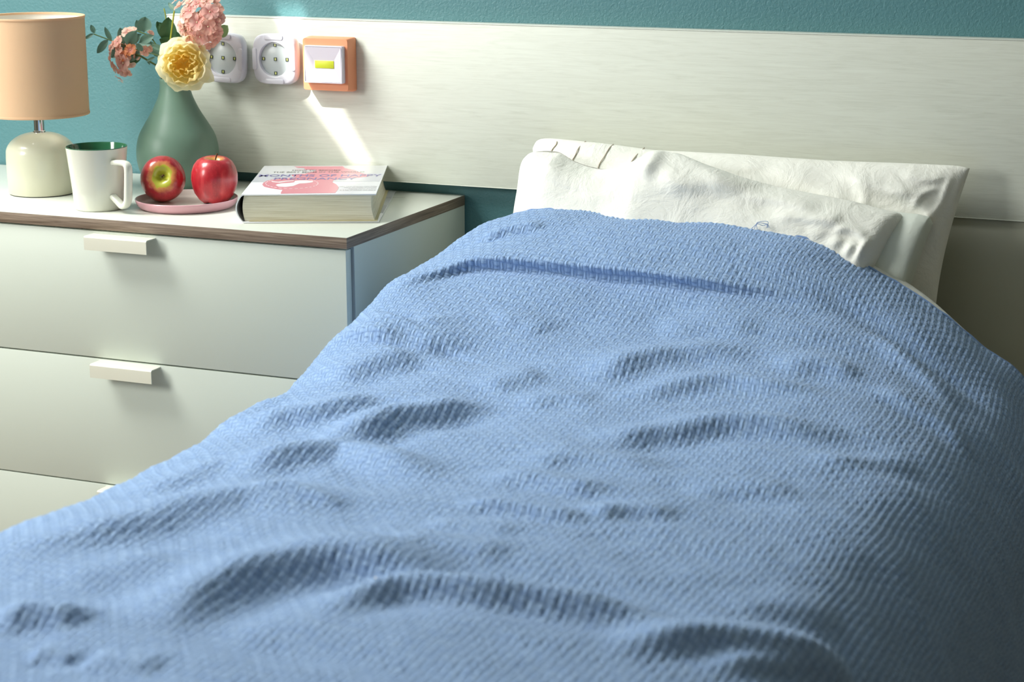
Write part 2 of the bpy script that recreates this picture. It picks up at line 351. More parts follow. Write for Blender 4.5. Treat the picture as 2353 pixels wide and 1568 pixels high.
for z1, z0, hz, hx in ((-.0190, -.2105, -.0222, -.4195), (-.2128, -.4068, -.2148, -.4210), (-.4090, -.6030, -.4108, -.4200)):
    d = link('drawer', box(DX+.003, -.0035, .0032, .0192, dz(z0), dz(z1), .0006), m_lam, dr)
    h = link('handle', handle_me(), m_handle, d, loc=(hx, .0032, dz(hz))); h['label'] = 'cream folded-metal pull'

# ------------------------------------------------------------------ bed
bed = thing('bed_base', 'low bed base under the mattress, hidden by the blue blanket', 'bed', (.50, -.72, -.68))
link('divan', box(-.36, .40, -1.0, 1.07, .06, .27, .01), m_matt, bed)
for sx in (-.31, .35):
    for sy in (-.93, 1.0): link('leg', xform(lathe([(0, 0), (.022, 0), (.028, .06), (0, .06)], 20), Matrix.Translation((sx, sy, 0))), m_dark, bed)
mt = link('mattress', box(.135, .922, -1.76, .372, -.41, -.192, .05, 6), m_matt, loc=(0, 0, Z0)); tag(mt, 'cream mattress whose corner shows at the far right under the blanket', 'mattress')

CELL, CELLV = .0084, .0116
FOLDS = [
 ([(0.475,-0.086),(0.501,-0.026),(0.541,0.029),(0.59,0.046),(0.663,0.055),(0.767,0.06),(0.859,0.062),(0.943,0.07),(1.016,0.082)],13,42,10),
 ([(0.993,0.079),(1.054,0.078),(1.122,0.063),(1.183,0.041),(1.242,0.031),(1.291,0.033)],-9,22,22),
 ([(0.522,0.093),(0.548,0.109),(0.576,0.121),(0.616,0.126)],8,14,7),
 ([(0.522,-0.226),(0.529,-0.176),(0.543,-0.147)],19,50,45),
 ([(0.496,-0.339),(0.529,-0.29),(0.557,-0.254),(0.574,-0.218)],14,45,22),
 ([(0.546,-0.134),(0.581,-0.176),(0.607,-0.219)],11,40,22),
 ([(0.494,-0.549),(0.51,-0.496),(0.541,-0.471),(0.562,-0.421),(0.579,-0.367)],15,40,18),
 ([(0.569,-0.56),(0.609,-0.543),(0.63,-0.52),(0.637,-0.474),(0.663,-0.429),(0.689,-0.385),(0.708,-0.344)],20,42,20),
 ([(0.64,-0.109),(0.673,-0.088),(0.717,-0.111)],5,30,25),
 ([(0.546,-0.728),(0.567,-0.696),(0.583,-0.649),(0.612,-0.603),(0.628,-0.585),(0.668,-0.603),(0.734,-0.636),(0.79,-0.65)],16,38,22),
 ([(0.489,-1.033),(0.518,-0.997),(0.548,-0.948),(0.572,-0.892),(0.593,-0.833),(0.623,-0.793),(0.668,-0.785),(0.72,-0.791),(0.769,-0.795)],14,45,26),
 ([(0.619,-0.786),(0.656,-0.773),(0.703,-0.777),(0.736,-0.785)],7,12,8),
 ([(0.741,-1.148),(0.736,-1.097),(0.736,-1.042),(0.746,-0.998),(0.764,-0.964),(0.793,-0.934),(0.83,-0.923),(0.873,-0.92),(0.924,-0.928)],22,48,24),
 ([(0.837,-1.057),(0.856,-1.014),(0.877,-0.973),(0.913,-0.958),(0.953,-0.949),(0.99,-0.938),(1.047,-0.926),(1.103,-0.916),(1.136,-0.899)],19,26,16),
 ([(0.823,-0.735),(0.847,-0.723),(0.882,-0.719),(0.927,-0.719),(0.974,-0.717)],9,16,9),
 ([(0.962,-0.71),(0.981,-0.677),(1.014,-0.663),(1.044,-0.661)],9,26,12),
 ([(0.819,-0.65),(0.84,-0.627),(0.873,-0.625),(0.92,-0.63),(0.962,-0.625)],9,26,12),
 ([(0.892,-0.499),(0.908,-0.435),(0.95,-0.394),(0.99,-0.351),(1.037,-0.332),(1.089,-0.325),(1.139,-0.298)],14,34,18),
 ([(0.8,-0.255),(0.835,-0.194),(0.859,-0.153),(0.894,-0.122),(0.934,-0.105),(0.983,-0.112)],12,34,20),
 ([(0.837,-0.295),(0.894,-0.261),(0.936,-0.213),(0.974,-0.191),(1.014,-0.194),(1.061,-0.181),(1.091,-0.166)],9,26,16),
 ([(1.113,-0.427),(1.155,-0.38),(1.193,-0.337),(1.223,-0.297)],5,24,16),
 ([(1.082,-0.986),(1.117,-0.955),(1.162,-0.913),(1.209,-0.88),(1.244,-0.845),(1.275,-0.81)],15,30,14),
 ([(1.162,-0.971),(1.209,-0.919),(1.251,-0.866),(1.289,-0.813)],9,20,10),
 ([(0.607,-1.171),(0.628,-1.153),(0.654,-1.145),(0.685,-1.146)],14,26,14),
 ([(0.673,-1.213),(0.694,-1.207),(0.72,-1.209)],8,16,9),
 ([(0.717,-1.206),(0.755,-1.201),(0.793,-1.198)],7,22,14),
 ([(0.828,-0.587),(0.868,-0.532),(0.939,-0.516),(0.986,-0.508)],7,30,22),
 ([(0.821,-0.88),(0.849,-0.847),(0.894,-0.846),(0.943,-0.851)],8,30,22),
 ([(0.814,-0.792),(0.863,-0.782),(0.92,-0.781)],5,24,16),
 ([(0.459,-0.524),(0.445,-0.398),(0.482,-0.37)],9,35,18),
 ([(0.692,-0.326),(0.722,-0.266),(0.755,-0.239)],8,35,22),
 ([(0.746,-0.357),(0.793,-0.315),(0.842,-0.314)],5,30,20),
 ([(1.016,-0.585),(1.07,-0.547),(1.131,-0.516)],5,30,16),
 ([(1.139,-0.845),(1.19,-0.8),(1.251,-0.756)],5,30,20),
 ([(1.12,-0.112),(1.178,-0.131),(1.233,-0.145),(1.275,-0.169)],8,26,16),
 ([(1.014,-0.13),(1.056,-0.093),(1.113,-0.101)],8,30,18),
 ([(0.842,-0.064),(0.899,-0.028),(0.976,-0.027)],7,35,22),
 ([(1.091,0.044),(1.162,-0.013),(1.233,-0.071)],5,22,14),
 ([(0.503,-0.8),(0.52,-0.732),(0.522,-0.648)],7,30,18),
 ([(0.59,-1.064),(0.623,-1.004),(0.654,-0.953)],5,40,28),
]
def blanket():
    ua = np.concatenate([np.arange(0, .34, .008), np.arange(.34, .47, .0028), np.arange(.47, 1.36, CELL/5), np.arange(1.36, AR[-1]-.12, .0026), np.arange(AR[-1]-.12, AR[-1], .006)])
    # rows: even in cloth length down the middle
    yy = np.linspace(.2, -1.84, 3000); c = base_surf(np.array([.75]), yy)[0]; al = np.concatenate([[0], np.cumsum(np.linalg.norm(np.diff(c, axis=0), axis=1))])
    s = np.concatenate([np.arange(0, .85, CELL/5), np.arange(.85, 1.62, CELL/3.6), np.arange(1.62, al[-1], .012)]); y = np.interp(s, al, yy)
    P = base_surf(ua, y); N = -normals(P)
    if N[len(ua)//2, len(y)//2, 2] < 0: N = -N
    H = np.zeros((len(ua), len(y)))
    H += folds(ua, y[::-1], FOLDS[:1])[:, ::-1]+blur(folds(ua, y[::-1], FOLDS[1:])[:, ::-1], 3)
    H += .0034*lattice(ua, s, .12, .08, 3)+.0012*lattice(ua, s, .05, .035, 4)+.0026*lattice(ua, s+.0, .17, .042, 6)
    roll = folds(ua, y[::-1], [FOLDS[0]])[:, ::-1]
    # a few hanging folds down the right side and the left one
    side = np.clip((ua-1.42)/.12, 0, 1)[:, None]; H += side*.008*lattice(ua, s, .5, .09, 9)
    P = P+N*H[..., None]; P[:, :, 1] -= .85*roll; P[:, :, 2] -= .12*roll      # the big fold rolls over its own foot
    P[:, :, 1] += (.006*lattice(ua, np.array([0., .1]), .12, .1, 5)[:, :1])*np.exp(-s/.05)[None]
    Nw = -normals(P)
    if Nw[len(ua)//2, len(y)//2, 2] < 0: Nw = -Nw
    S = P.copy()
    # basket weave, two yarns to a check
    wu = .3*lattice(ua, s, .09, .07, 11); wv = .25*lattice(ua, s, .08, .06, 12)
    U, V = ua[:, None]/CELL+wu, s[None]/CELLV+wv
    fx, fy = U-np.floor(U), V-np.floor(V); par = (np.floor(U)+np.floor(V)) % 2
    sx, sy = np.sin(np.pi*fx), np.sin(np.pi*fy)
    hh = sx**.7*(.35+.65*sy**.5); hv = .82*sy**.7*(.35+.65*sx**.5)
    W_ = np.where(par > 0, hh, hv)
    P = P+Nw*(W_*.0023*(1+.25*lattice(ua, s, .02, .02, 13)))[..., None]
    uv = np.stack([U, V], 2)
    return P, S, Nw, uv, ua, s
P, S, Nw, uv, ua, s = blanket()
bl = thing('blanket', 'blue basket-weave cotton blanket spread rumpled over the bed', 'blanket', (.5, -.7, -.3))
lo = Vector((.5, -.7, -.3))
me = grid_mesh((P-np.array(lo)).astype(float), uv, 'blanket_weave'); link('woven_cloth', me, m_weave, bl)
# rolled selvedge at the head end and a pulled thread
ih = np.arange(0, len(ua), 7); E_ = [tuple(P[i, 0]-Nw[i, 0]*.0008-np.array(lo)) for i in ih]
link('selvedge', tube(E_, .0022, 6, 2), m_weave, bl)
i0 = np.searchsorted(ua, .905); b0 = Vector(S[i0, 3]+Nw[i0, 3]*.005)-lo
for k_ in range(3):
    q = [b0+Vector(v) for v in ((-.012+.004*k_, .0, -.002), (-.004, .0, .005+.001*k_), (.004+.003*k_, .002, .003+.003*k_), (.010, 0, .006-.002*k_), (.013-.002*k_, .001, .001))]
    link('loose_thread', tube(q, .0004, 5, 6), m_weave, bl)
# white cover sheet just under the blanket, peeping past its edge
js = np.unique(np.concatenate([np.arange(0, 120, 3), np.arange(120, len(s), 14)])); iu = np.unique(np.concatenate([np.arange(0, len(ua), 6), [len(ua)-1]]))
SH = (S-Nw*.006)[np.ix_(iu, js)]; uu = ua[iu]
ext = np.interp(uu, [0, .60, .66, .74, .82, .93, .98, 1.02, 1.08, 1.16, 1.24, 1.30, 1.9], [0, 0, .004, .018, .019, .015, .014, .021, .026, .024, .015, .004, 0])
dirv = SH[:, 0]-SH[:, 3]; dirv /= np.linalg.norm(dirv, axis=1, keepdims=True)
SH = np.concatenate([(SH[:, 0]+dirv*ext[:, None]+np.array([0, 0, .0035]))[:, None], (SH[:, 0]+dirv*ext[:, None]*.5+np.array([0, 0, .006]))[:, None], SH], 1)
o = link('cover_sheet', grid_mesh(SH), m_sheet, loc=(0, 0, Z0)); tag(o, 'thin white sheet peeping out along the top edge of the blue blanket', 'sheet')

# ------------------------------------------------------------------ pillows
def pillow(name, label, top, ytop, zbot, ybot, T, inset, FL, seed, m, noise=.004, bias=.5, pr=5):
    """top: (x, z) points of the upper edge, left to right"""
    top = np.array(top); n, k = 200, 110
    sx = np.linspace(0, 1, n); d = np.concatenate([[0], np.cumsum(np.hypot(*np.diff(top, axis=0).T))]); d /= d[-1]
    TX = np.stack([np.interp(sx, d, top[:, 0]), np.interp(sx, d, top[:, 1])], 1)
    for _ in range(4): TX[1:-1] = (TX[:-2]+2*TX[1:-1]+TX[2:])/4
    tt = np.linspace(0, 1, k); B0 = np.array([TX[0, 0]+inset[0], zbot]); B1 = np.array([TX[-1, 0]+inset[1], zbot])
    Pf = np.zeros((n, k, 3)); bx = B0[0]+(B1[0]-B0[0])*sx
    q = tt[None]; X_ = bx[:, None]*(1-q)+TX[:, :1]*q; Z_ = zbot*(1-q)+TX[:, 1:]*q
    bow = .012*np.sin(np.pi*q)                                          # the side edges bow inwards a little
    X_ = X_+bow*(1-2*sx[:, None])*(np.abs(1-2*sx[:, None])**6)
    Y_ = ybot+(ytop-ybot)*q+0*X_
    e1 = 1-np.abs(2*sx-1)**np.where(sx > .5, pr, 5); e2 = 1-np.abs(2*tt-1)**3.2
    bul = (np.clip(e1, 0, 1)**.55)[:, None]*(np.clip(e2, 0, 1)**.55)[None]
    nrm = np.array([0, -(TX[:, 1].mean()-zbot), (ytop-ybot)]); nrm /= np.linalg.norm(nrm)
    A_, B_ = TX[:, 0].copy(), zbot+(TX[:, 1].mean()-zbot)*tt
    Hh = folds(A_, B_, FL)
    if pr > 5: Hh *= np.clip((B_[None]-np.interp(A_, [.2, .5, .6, .7, .8], [.012, .015, .008, -.022, -.08])[:, None])/.02, 0, 1)
    soft = (np.clip(e1, 0, 1)**.3)[:, None]*(np.clip(e2+.25, 0, 1)**.5)[None]
    Hh += noise*lattice(A_, B_, .09, .06, seed)*soft+noise*.45*lattice(A_, B_, .035, .03, seed+1)*soft
    fr = np.stack([X_, Y_, Z_], 2)
    F_ = fr+nrm*(T*bias*bul+Hh)[..., None]; K_ = fr-nrm*(T*(1-bias)*bul+.0015)[..., None]
    return F_, K_, label
YT = .338
topb = [(.140, .088), (.146, .101), (.158, .1045), (.175, .105), (.262, .101), (.329, .096), (.46, .0965), (.589, .0945), (.713, .0965), (.775, .097), (.790, .094)]
FB = [([(.17, .09), (.26, .085), (.36, .07)], 4, 20, 12), ([(.60, .085), (.68, .06), (.76, .055)], 5, 14, 8), ([(.68, .06), (.74, .04), (.78, .0)], 5, 12, 8),
      ([(.50, .08), (.58, .06), (.64, .03)], 4, 18, 10), ([(.70, .085), (.735, .075), (.77, .08)], 4, 9, 6), ([(.72, -.02), (.75, .01), (.775, .05)], 4, 9, 7), ([(.64, .08), (.66, .05), (.66, .02)], 3, 10, 8),
      ([(.40, .085), (.46, .075), (.52, .085)], 3, 12, 8), ([(.765, .02), (.77, .05), (.772, .09)], 2.5, 5, 4), ([(.73, .03), (.742, .055), (.765, .065)], 3, 6, 4)]
F_, K_, lb = pillow('pillow', '', topb, YT, -.175, .275, .085, (.02, -.028), FB, 21, m_cot, .0045, .55)
o = link('pillow', grid_mesh(F_, None, 'pillow', K_), m_cot, loc=(0, 0, Z0)); tag(o, 'rear white cotton pillow leaning on the headboard, striped with seams at its left end', 'pillow', 'white pillows on the bed'); pb = o
def surf_pt(F_, x, z):
    D = (F_[..., 0]-x)**2+(F_[..., 2]-z)**2+np.where(F_[..., 1] > 9, 9, 0); i = np.unravel_index(np.argmin(D), D.shape); return Vector(F_[i])
for xa, xb in ((.186, .172), (.226, .212), (.272, .256), (.318, .300)):     # pin-tucks at the left end
    q = [surf_pt(F_, xa+(xb-xa)*f_, .104-.05*f_-.001)+Vector((0, -.0008, .0006)) for f_ in (0, .12, .3, .55, .8, 1)]
    link('pin_tuck', tube(q, .0008, 5, 4), m_seam, pb)
YG = .272
topf = [(.147, .070), (.152, .082), (.165, .0935), (.19, .0965), (.209, .096), (.230, .084), (.250, .078), (.275, .074), (.300, .076), (.325, .087), (.350, .1015), (.372, .1035), (.392, .1025), (.430, .088), (.48, .0745), (.543, .063), (.60, .0555), (.643, .050), (.690, .040), (.712, .037), (.7195, .030)]
FF = [([(.165, .078), (.20, .070), (.245, .068), (.30, .072)], -10, 10, 12), ([(.355, .03), (.365, .055), (.362, .08), (.345, .09)], 9, 20, 12), ([(.37, .09), (.42, .078), (.47, .062), (.53, .055)], 8, 18, 14),
      ([(.39, .0), (.41, .03), (.45, .05), (.50, .055)], 8, 22, 15), ([(.50, .045), (.56, .05), (.62, .042)], 6, 14, 8), ([(.55, .02), (.60, .03), (.66, .035)], 6, 12, 8),
      ([(.63, -.06), (.645, -.02), (.665, .02)], 8, 9, 7), ([(.66, -.07), (.672, -.03), (.685, .02)], 8, 8, 6), ([(.60, -.05), (.61, -.01), (.64, .025)], 6, 10, 8), ([(.685, -.06), (.695, -.02), (.700, .03)], 7, 7, 6),
      ([(.45, -.02), (.50, .0), (.55, .0)], 5, 22, 16), ([(.22, -.02), (.28, .01), (.34, .01)], 3, 30, 25), ([(.645, .02), (.67, .028), (.70, .018)], 5, 7, 5), ([(.57, -.03), (.585, .0), (.605, .02)], 4, 10, 8)]
F2, K2, lb = pillow('pillow', '', topf, YG, -.175, .168, .105, (-.012, -.055), FF, 31, m_cot, .0045, .50, 30)
o = link('pillow', grid_mesh(F2, None, 'pillow', K2), m_cot, loc=(0, 0, Z0)); tag(o, 'front white cotton pillow half under the blanket, its open case end creased', 'pillow', 'white pillows on the bed')
# the inner cushion showing past the open end of the case
topi = [(.640, .046), (.690, .0385), (.715, .0365), (.735, .0360), (.750, .0330), (.7545, .024)]
F3, K3, lb = pillow('inner', '', topi, YG+.008, -.175, .192, .060, (-.03, -.035), [], 41, m_inner, .002, .50)
link('inner_cushion', grid_mesh(F3, None, 'inner', K3), m_inner, o)['label'] = 'pale smooth inner cushion showing at the open end'
# case hem, a thin doubled band along the open end
q = [Vector(F2[-1, j])+Vector((.0, -.001, .001)) for j in range(20, 110, 6)]
link('case_hem', tube(q, .0016, 6, 2), m_cot, o)
# ------------------------------------------------------------------ table lamp
m_lampbase = mat('cream_glaze', lin(214, 212, 190), .28, Coat_Weight=.3); m_chrome = mat('chrome', (.75, .75, .77, 1), .08, Metallic=1)
m_shade = noisy('peach_shade', lin(244, 210, 174), lin(240, 204, 166), 9, .75, .2, 700, .0006); translucent(m_shade, .3); m_shin = mat('shade_lining', lin(240, 232, 222), .7); m_black = mat('black_rubber', lin(25, 25, 24), .6)
L = thing('table_lamp', 'table lamp with a peach drum shade and cream domed base', 'lamp', (-.6285, .1719, 0))
link('foot_pad', lathe([(0, 0), (.0505, 0), (.0505, .0016), (0, .0016)], 48), m_black, L)
pr = [(0, .0014), (.0515, .0014), (.0525, .003), (.0535, .03), (.0540, .055), (.0535, .066)]
for i in range(1, 13):
    a = math.pi/2*i/12; pr.append((.0535*(math.cos(a)**.80 if i < 12 else 0)*.999, .066+.0305*math.sin(a)**1.15))
link('base', lathe(pr, 72, 50), m_lampbase, L)
link('stem', lathe([(0, .094), (.0098, .094), (.0102, .0955), (.0098, .0985), (.0083, .0992), (.0083, .135), (0, .135)], 40), m_chrome, L)
link('bulb_holder', lathe([(0, .135), (.013, .135), (.014, .17), (.012, .175), (0, .175)], 32), m_white, L)
link('bulb', lathe([(0, .175), (.011, .177), (.026, .200), (.028, .212), (.022, .228), (0, .238)], 32), mat('opal_bulb', lin(240, 240, 235), .3), L)
Rr = .0785
sh = link('shade', lathe([(Rr, .1255), (Rr, .276), (Rr-.0012, .276), (Rr-.0012, .1255), (Rr, .1255)], 96), [m_shade, m_shin], L)
for p in sh.data.polygons:
    c = p.center; 
    if p.normal.x*c.x+p.normal.y*c.y < 0 and abs(p.normal.z) < .5: p.material_index = 1
for z in (.1262, .2755):
    tr = bmesh.new(); me_ = lathe([(Rr-.0022, z-.0016), (Rr+.0006, z-.0018), (Rr+.0010, z), (Rr+.0006, z+.0018), (Rr-.0022, z+.0016), (Rr-.0022, z-.0016)], 96); tr.free()
    link('shade_trim', me_, m_shade, L)
for k in range(3):
    a = 2*math.pi*k/3+.3; link('shade_spider', tube([(0, 0, .18), (Rr*.98*math.cos(a), Rr*.98*math.sin(a), .18)], .0012, 6, 0), m_chrome, L)

# ------------------------------------------------------------------ mug
m_mug = mat('white_glaze', lin(226, 226, 214), .16, Coat_Weight=.4); m_green = mat('green_glaze', lin(40, 96, 66), .12, Coat_Weight=.5)
mg = thing('mug', 'white tapered mug with a dark green inside and squared handle', 'mug', (-.4600, .0800, 0))
link('cup', lathe([(0, .001), (.0320, .001), (.0332, 0), (.0352, .0006), (.0368, .004), (.0405, .045), (.0456, .0925), (.0459, .0938)], 72, 50), m_mug, mg)
link('inner_glaze', lathe([(.0459, .0938), (.0455, .0948), (.0446, .0948), (.0438, .0925), (.0385, .045), (.0345, .010), (.030, .006), (0, .0055)], 72, 60), m_green, mg)['label'] = 'dark green glazed inside and rim'
def strip(path, w, t_, n=14):              # rounded-rectangle section swept along a path in the xz plane
    P_ = spline([(x, 0, z) for x, z in path], 8); bm = bmesh.new(); rings = []
    for i, p in enumerate(P_):
        d = (P_[min(i+1, len(P_)-1)]-P_[max(i-1, 0)]).normalized(); a = Vector((0, 1, 0)); b = d.cross(a)
        ring = []
        for q in range(n):
            th = 2*math.pi*q/n; cx_, sx_ = math.cos(th), math.sin(th)
            ring.append(bm.verts.new(p+a*(w*abs(cx_)**.6*(1 if cx_ > 0 else -1))+b*(t_*abs(sx_)**.7*(1 if sx_ > 0 else -1))))
        rings.append(ring)
    for a, b in zip(rings, rings[1:]):
        for i in range(n): bm.faces.new((a[i], a[(i+1) % n], b[(i+1) % n], b[i]))
    bm.faces.new(rings[0]); bm.faces.new(rings[-1][::-1]); return bmesh_me(bm, sm=60)
link('handle', strip([(.040, .0735), (.054, .0748), (.067, .0755), (.0765, .0735), (.0795, .066), (.0785, .050), (.0770, .034), (.0752, .0215), (.070, .0135), (.061, .0105), (.050, .0160), (.0378, .0225)], .0062, .0042), m_mug, mg, rot=(0, 0, math.atan2(-.37, .93)))

# ------------------------------------------------------------------ plate and apples
m_plate_in = mat('plate_inside', lin(222, 212, 204), .22, Coat_Weight=.3); m_pink = mat('pink_glaze', lin(222, 168, 178), .25, Coat_Weight=.3)
pc = (-.3440, .1400)
pl = thing('plate', 'small round pink-rimmed plate holding two red apples', 'plate', (pc[0], pc[1], 0))
link('outside', lathe([(0, .0012), (.062, .0012), (.0635, 0), (.066, .0002), (.0705, .002), (.0745, .006), (.0770, .0125), (.0772, .0142), (.0766, .0149), (.0758, .0148)], 96, 60), m_pink, pl)['label'] = 'pink glazed rim and underside'
link('inside', lathe([(.0758, .0148), (.0750, .0138), (.0728, .0075), (.0690, .0045), (.060, .0038), (0, .0036)], 96, 60), m_plate_in, pl)
def apple_mat(name, ax, seed, green):
    m = mat(name, lin(178, 30, 42), .32, Coat_Weight=.35, Coat_Roughness=.15); t = NT(m)
    co = t.n('ShaderNodeTexCoord').outputs['Object']; sp = t.n('ShaderNodeSeparateXYZ'); t.l(co, sp.inputs[0])
    st = t.n('ShaderNodeMapping'); st.inputs['Scale'].default_value = (75, 75, 14); st.inputs['Location'].default_value = (seed, 0, 0); t.l(co, st.inputs['Vector'])
    nz = t.noise(1, 4, .6, st.outputs[0]); bl_ = t.n('ShaderNodeMapping'); bl_.inputs['Location'].default_value = (seed*2, seed, 0); t.l(co, bl_.inputs['Vector']); big = t.noise(28, 2, .5, bl_.outputs[0])
    z = t.math('MULTIPLY', sp.outputs[2], 1/.034)
    rad = t.math('SQRT', t.math('ADD', t.math('POWER', sp.outputs[0], 2), t.math('POWER', sp.outputs[1], 2)))
    near = t.math('SUBTRACT', 1, t.math('MULTIPLY', rad, 1/.024))
    topf_ = t.math('MULTIPLY', t.math('GREATER_THAN', z, .1), near)
    a = t.math('ADD', t.math('MULTIPLY', t.math('MAXIMUM', topf_, -.45), 1.0), t.math('ADD', t.math('MULTIPLY', nz, .55), t.math('MULTIPLY', big, green)))
    red = t.ramp(nz, [(.3, lin(138, 20, 34)), (.55, lin(178, 34, 46)), (.75, lin(200, 70, 70))])
    c = t.mix(t.ramp(a, [(.62, (0, 0, 0, 1)), (.95, (1, 1, 1, 1))]), red, lin(212, 150, 84))
    c = t.mix(t.ramp(a, [(.95, (0, 0, 0, 1)), (1.0, (1, 1, 1, 1))]), c, lin(186, 186, 62))
    spk = t.n('ShaderNodeTexVoronoi'); spk.inputs['Scale'].default_value = 330; t.l(co, spk.inputs['Vector'])
    c = t.mix(t.ramp(spk.outputs['Distance'], [(.0, (.5, .5, .5, 1)), (.17, (0, 0, 0, 1))]), c, lin(226, 150, 120))
    t.col(c); return m
m_stem = noisy('apple_stem', lin(96, 62, 34), lin(70, 44, 26), 60, .8)
def apple(loc, rot, label, seed, green, sc=1, stem_len=.012):
    A = thing('apple', label, 'apple', loc, rot, 'red apples on the pink plate'); n = 64; bm = bmesh.new(); rings = []
    prof = [(.0, .0225), (.003, .0228), (.006, .0262), (.0095, .0305), (.0145, .0330), (.0205, .0325), (.0265, .0285), (.0315, .0210), (.0345, .0110), (.0350, .0), (.0330, -.0115), (.0290, -.0215), (.0235, -.0290), (.0175, -.0335), (.012, -.0345), (.0075, -.0325), (.004, -.0290), (0, -.0285)]
    for r, z in prof:
        if r == 0: rings.append([bm.verts.new((0, 0, z))]); continue
        ring = []
        for i in range(n):
            a = 2*math.pi*i/n; lob = 1+.012*math.cos(5*a+seed)*(1 if abs(z) > .02 else .3)+.015*math.cos(2*a+seed*2); zz = z+(.0012*math.cos(5*a+seed) if z < -.025 else .0006*math.cos(2*a+seed))
            ring.append(bm.verts.new((r*lob*math.cos(a), r*lob*math.sin(a), zz)))
        rings.append(ring)
    for a, b in zip(rings, rings[1:]):
        for i in range(n):
            j = (i+1) % n
            if len(a) == 1: bm.faces.new((a[0], b[i], b[j]))
            elif len(b) == 1: bm.faces.new((a[i], b[0], a[j]))
            else: bm.faces.new((a[i], b[i], b[j], a[j]))
    bmesh.ops.subdivide_edges(bm, edges=bm.edges[:], cuts=1, smooth=1, use_grid_fill=True)
    bmesh.ops.scale(bm, vec=(sc,)*3, verts=bm.verts[:])
    link('fruit', bmesh_me(bm, sm=180), apple_mat('apple_skin', None, seed, green), A)
    link('stem', tube([(0, 0, .021*sc), (.0004, 0, .028*sc), (.0018, .0005, .028*sc+stem_len*.6), (.0034, .001, .028*sc+stem_len)], lambda f_: .0009+.0007*abs(f_-.3), 8, 4), m_stem, A)
apple((-.3905, .1500, .0385), (math.radians(73), math.radians(5), math.radians(27)), 'red and yellow apple lying on its side, stem end turned to the viewer', 1.7, .80, .985, .007)
apple((-.3135, .1720, .0390), (math.radians(5), math.radians(3), .6), 'upright red apple with its stem up, beside the book', 4.1, .12, 1.01)

# ------------------------------------------------------------------ book
m_cov = mat('glossy_white_jacket', lin(228, 229, 234), .25, Coat_Weight=.3); m_pages = mat('cream_pages', lin(222, 216, 196), .8); t = NT(m_pages)
g = t.noise(40, 3, .6, t.coord((.25, .25, 24))); t.col(t.ramp(g, [(.3, lin(190, 182, 158)), (.5, lin(220, 215, 196)), (.7, lin(230, 226, 210))])); t.bump(g, .6, .0008)
m_print = {k: mat('print_'+k, lin(*c), .3, Coat_Weight=.3) for k, c in dict(pink=(214, 118, 138), grey=(190, 192, 202), blue=(84, 72, 152), ink=(40, 40, 52), white=(236, 236, 240)).items()}
BW, BD, BH = .196, .280, .0425
bang = math.radians(23)
bk = thing('book', 'thick hardback pregnancy guide with a white and pink jacket', 'book', (-.1955, .0465, 0), (0, 0, bang))
# pages: block sheared so that the lower part sticks out to the right
n = 10; nx_ = 26
bm = bmesh.new(); lay = []
for i in range(n+1):
    f_ = i/n; z = .0024+f_*(BH-.0044); bulge = .0035*math.sin(math.pi*f_); xr_ = BW-.007+.004*(1-f_)-.0025*math.sin(math.pi*f_); xl_ = .0055-bulge*.8
    lay.append([bm.verts.new(p) for p in ((xl_, .0035, z), (xr_, .0035, z), (xr_, BD-.0035, z), (xl_, BD-.0035, z))])
for a, b in zip(lay, lay[1:]):
    for i in range(4): bm.faces.new((a[i], a[(i+1) % 4], b[(i+1) % 4], b[i]))
bm.faces.new(lay[0]); bm.faces.new(lay[-1]); link('page_block', bmesh_me(bm), m_pages, bk)
link('top_cover', box(.002, BW, 0, BD, BH-.0022, BH, .0006), m_cov, bk)
link('bottom_cover', prism([(.004, -.001), (BW+.0035, -.001), (BW+.0125, BD), (.004, BD)], .0003, .0024, .0005), m_cov, bk)
sp_out = [(.004+(-.0110)*math.sin(math.pi*i/12)**.8, .0003+(BH-.0003)*(i/12)) for i in range(13)]; sp_in = [(x+.0018, min(max(z, .0016), BH-.0016)) for x, z in sp_out[::-1]]
me_ = prism(sp_out+sp_in, 0, BD); me_.transform(Matrix(((1, 0, 0, 0), (0, 0, 1, 0), (0, 1, 0, 0), (0, 0, 0, 1)))); bm = bmesh.new(); bm.from_mesh(me_); link('spine', bmesh_me(bm, sm=40), m_cov, bk)
link('end_paper', box(.012, BW+.001, -.0004, BD-.002, .0026, .0036), mat('yellowed_end_paper', lin(196, 186, 148), .7), bk)['label'] = 'yellowed end paper'
def uvq(px, py):                            # cover print coordinates -> metres
    v_ = (560-py)/350; l_ = 250+v_*295; r__ = 1895+v_*172; return ((px-l_)/(r__-l_)*BW*.985+.0025, max(0, min(1, v_))*BD)
def flat(poly, z, th=.00012):
    bm = bmesh.new(); f = bm.faces.new([bm.verts.new((x, y, z)) for x, y in poly]); bmesh.ops.triangulate(bm, faces=[f])
    e = bmesh.ops.extrude_face_region(bm, geom=bm.faces[:])
    for v in e['geom']:
        if isinstance(v, bmesh.types.BMVert): v.co.z += th
    return bmesh_me(bm)
def pr_(name, poly, z, c): o = link(name, flat(poly, BH+z), m_print[c], bk); return o
pr_('cover_band', [uvq(*p) for p in ((365, 420), (1948, 415), (2012, 315), (460, 318))], .00005, 'grey')
sil = [(915, 222), (960, 240), (1030, 240), (1042, 262), (1192, 268), (1160, 285), (1030, 318), (865, 328), (880, 350), (930, 362), (760, 374), (640, 386), (560, 405), (512, 432), (503, 452), (525, 475), (600, 492), (700, 508), (752, 512), (735, 535), (728, 557), (1398, 550), (1432, 510), (1441, 480), (1415, 450), (1368, 425), (1385, 400), (1500, 380), (1700, 368), (1800, 358), (1832, 346), (1820, 335), (1730, 308), (1660, 272), (1580, 258), (1535, 245), (1518, 222)]
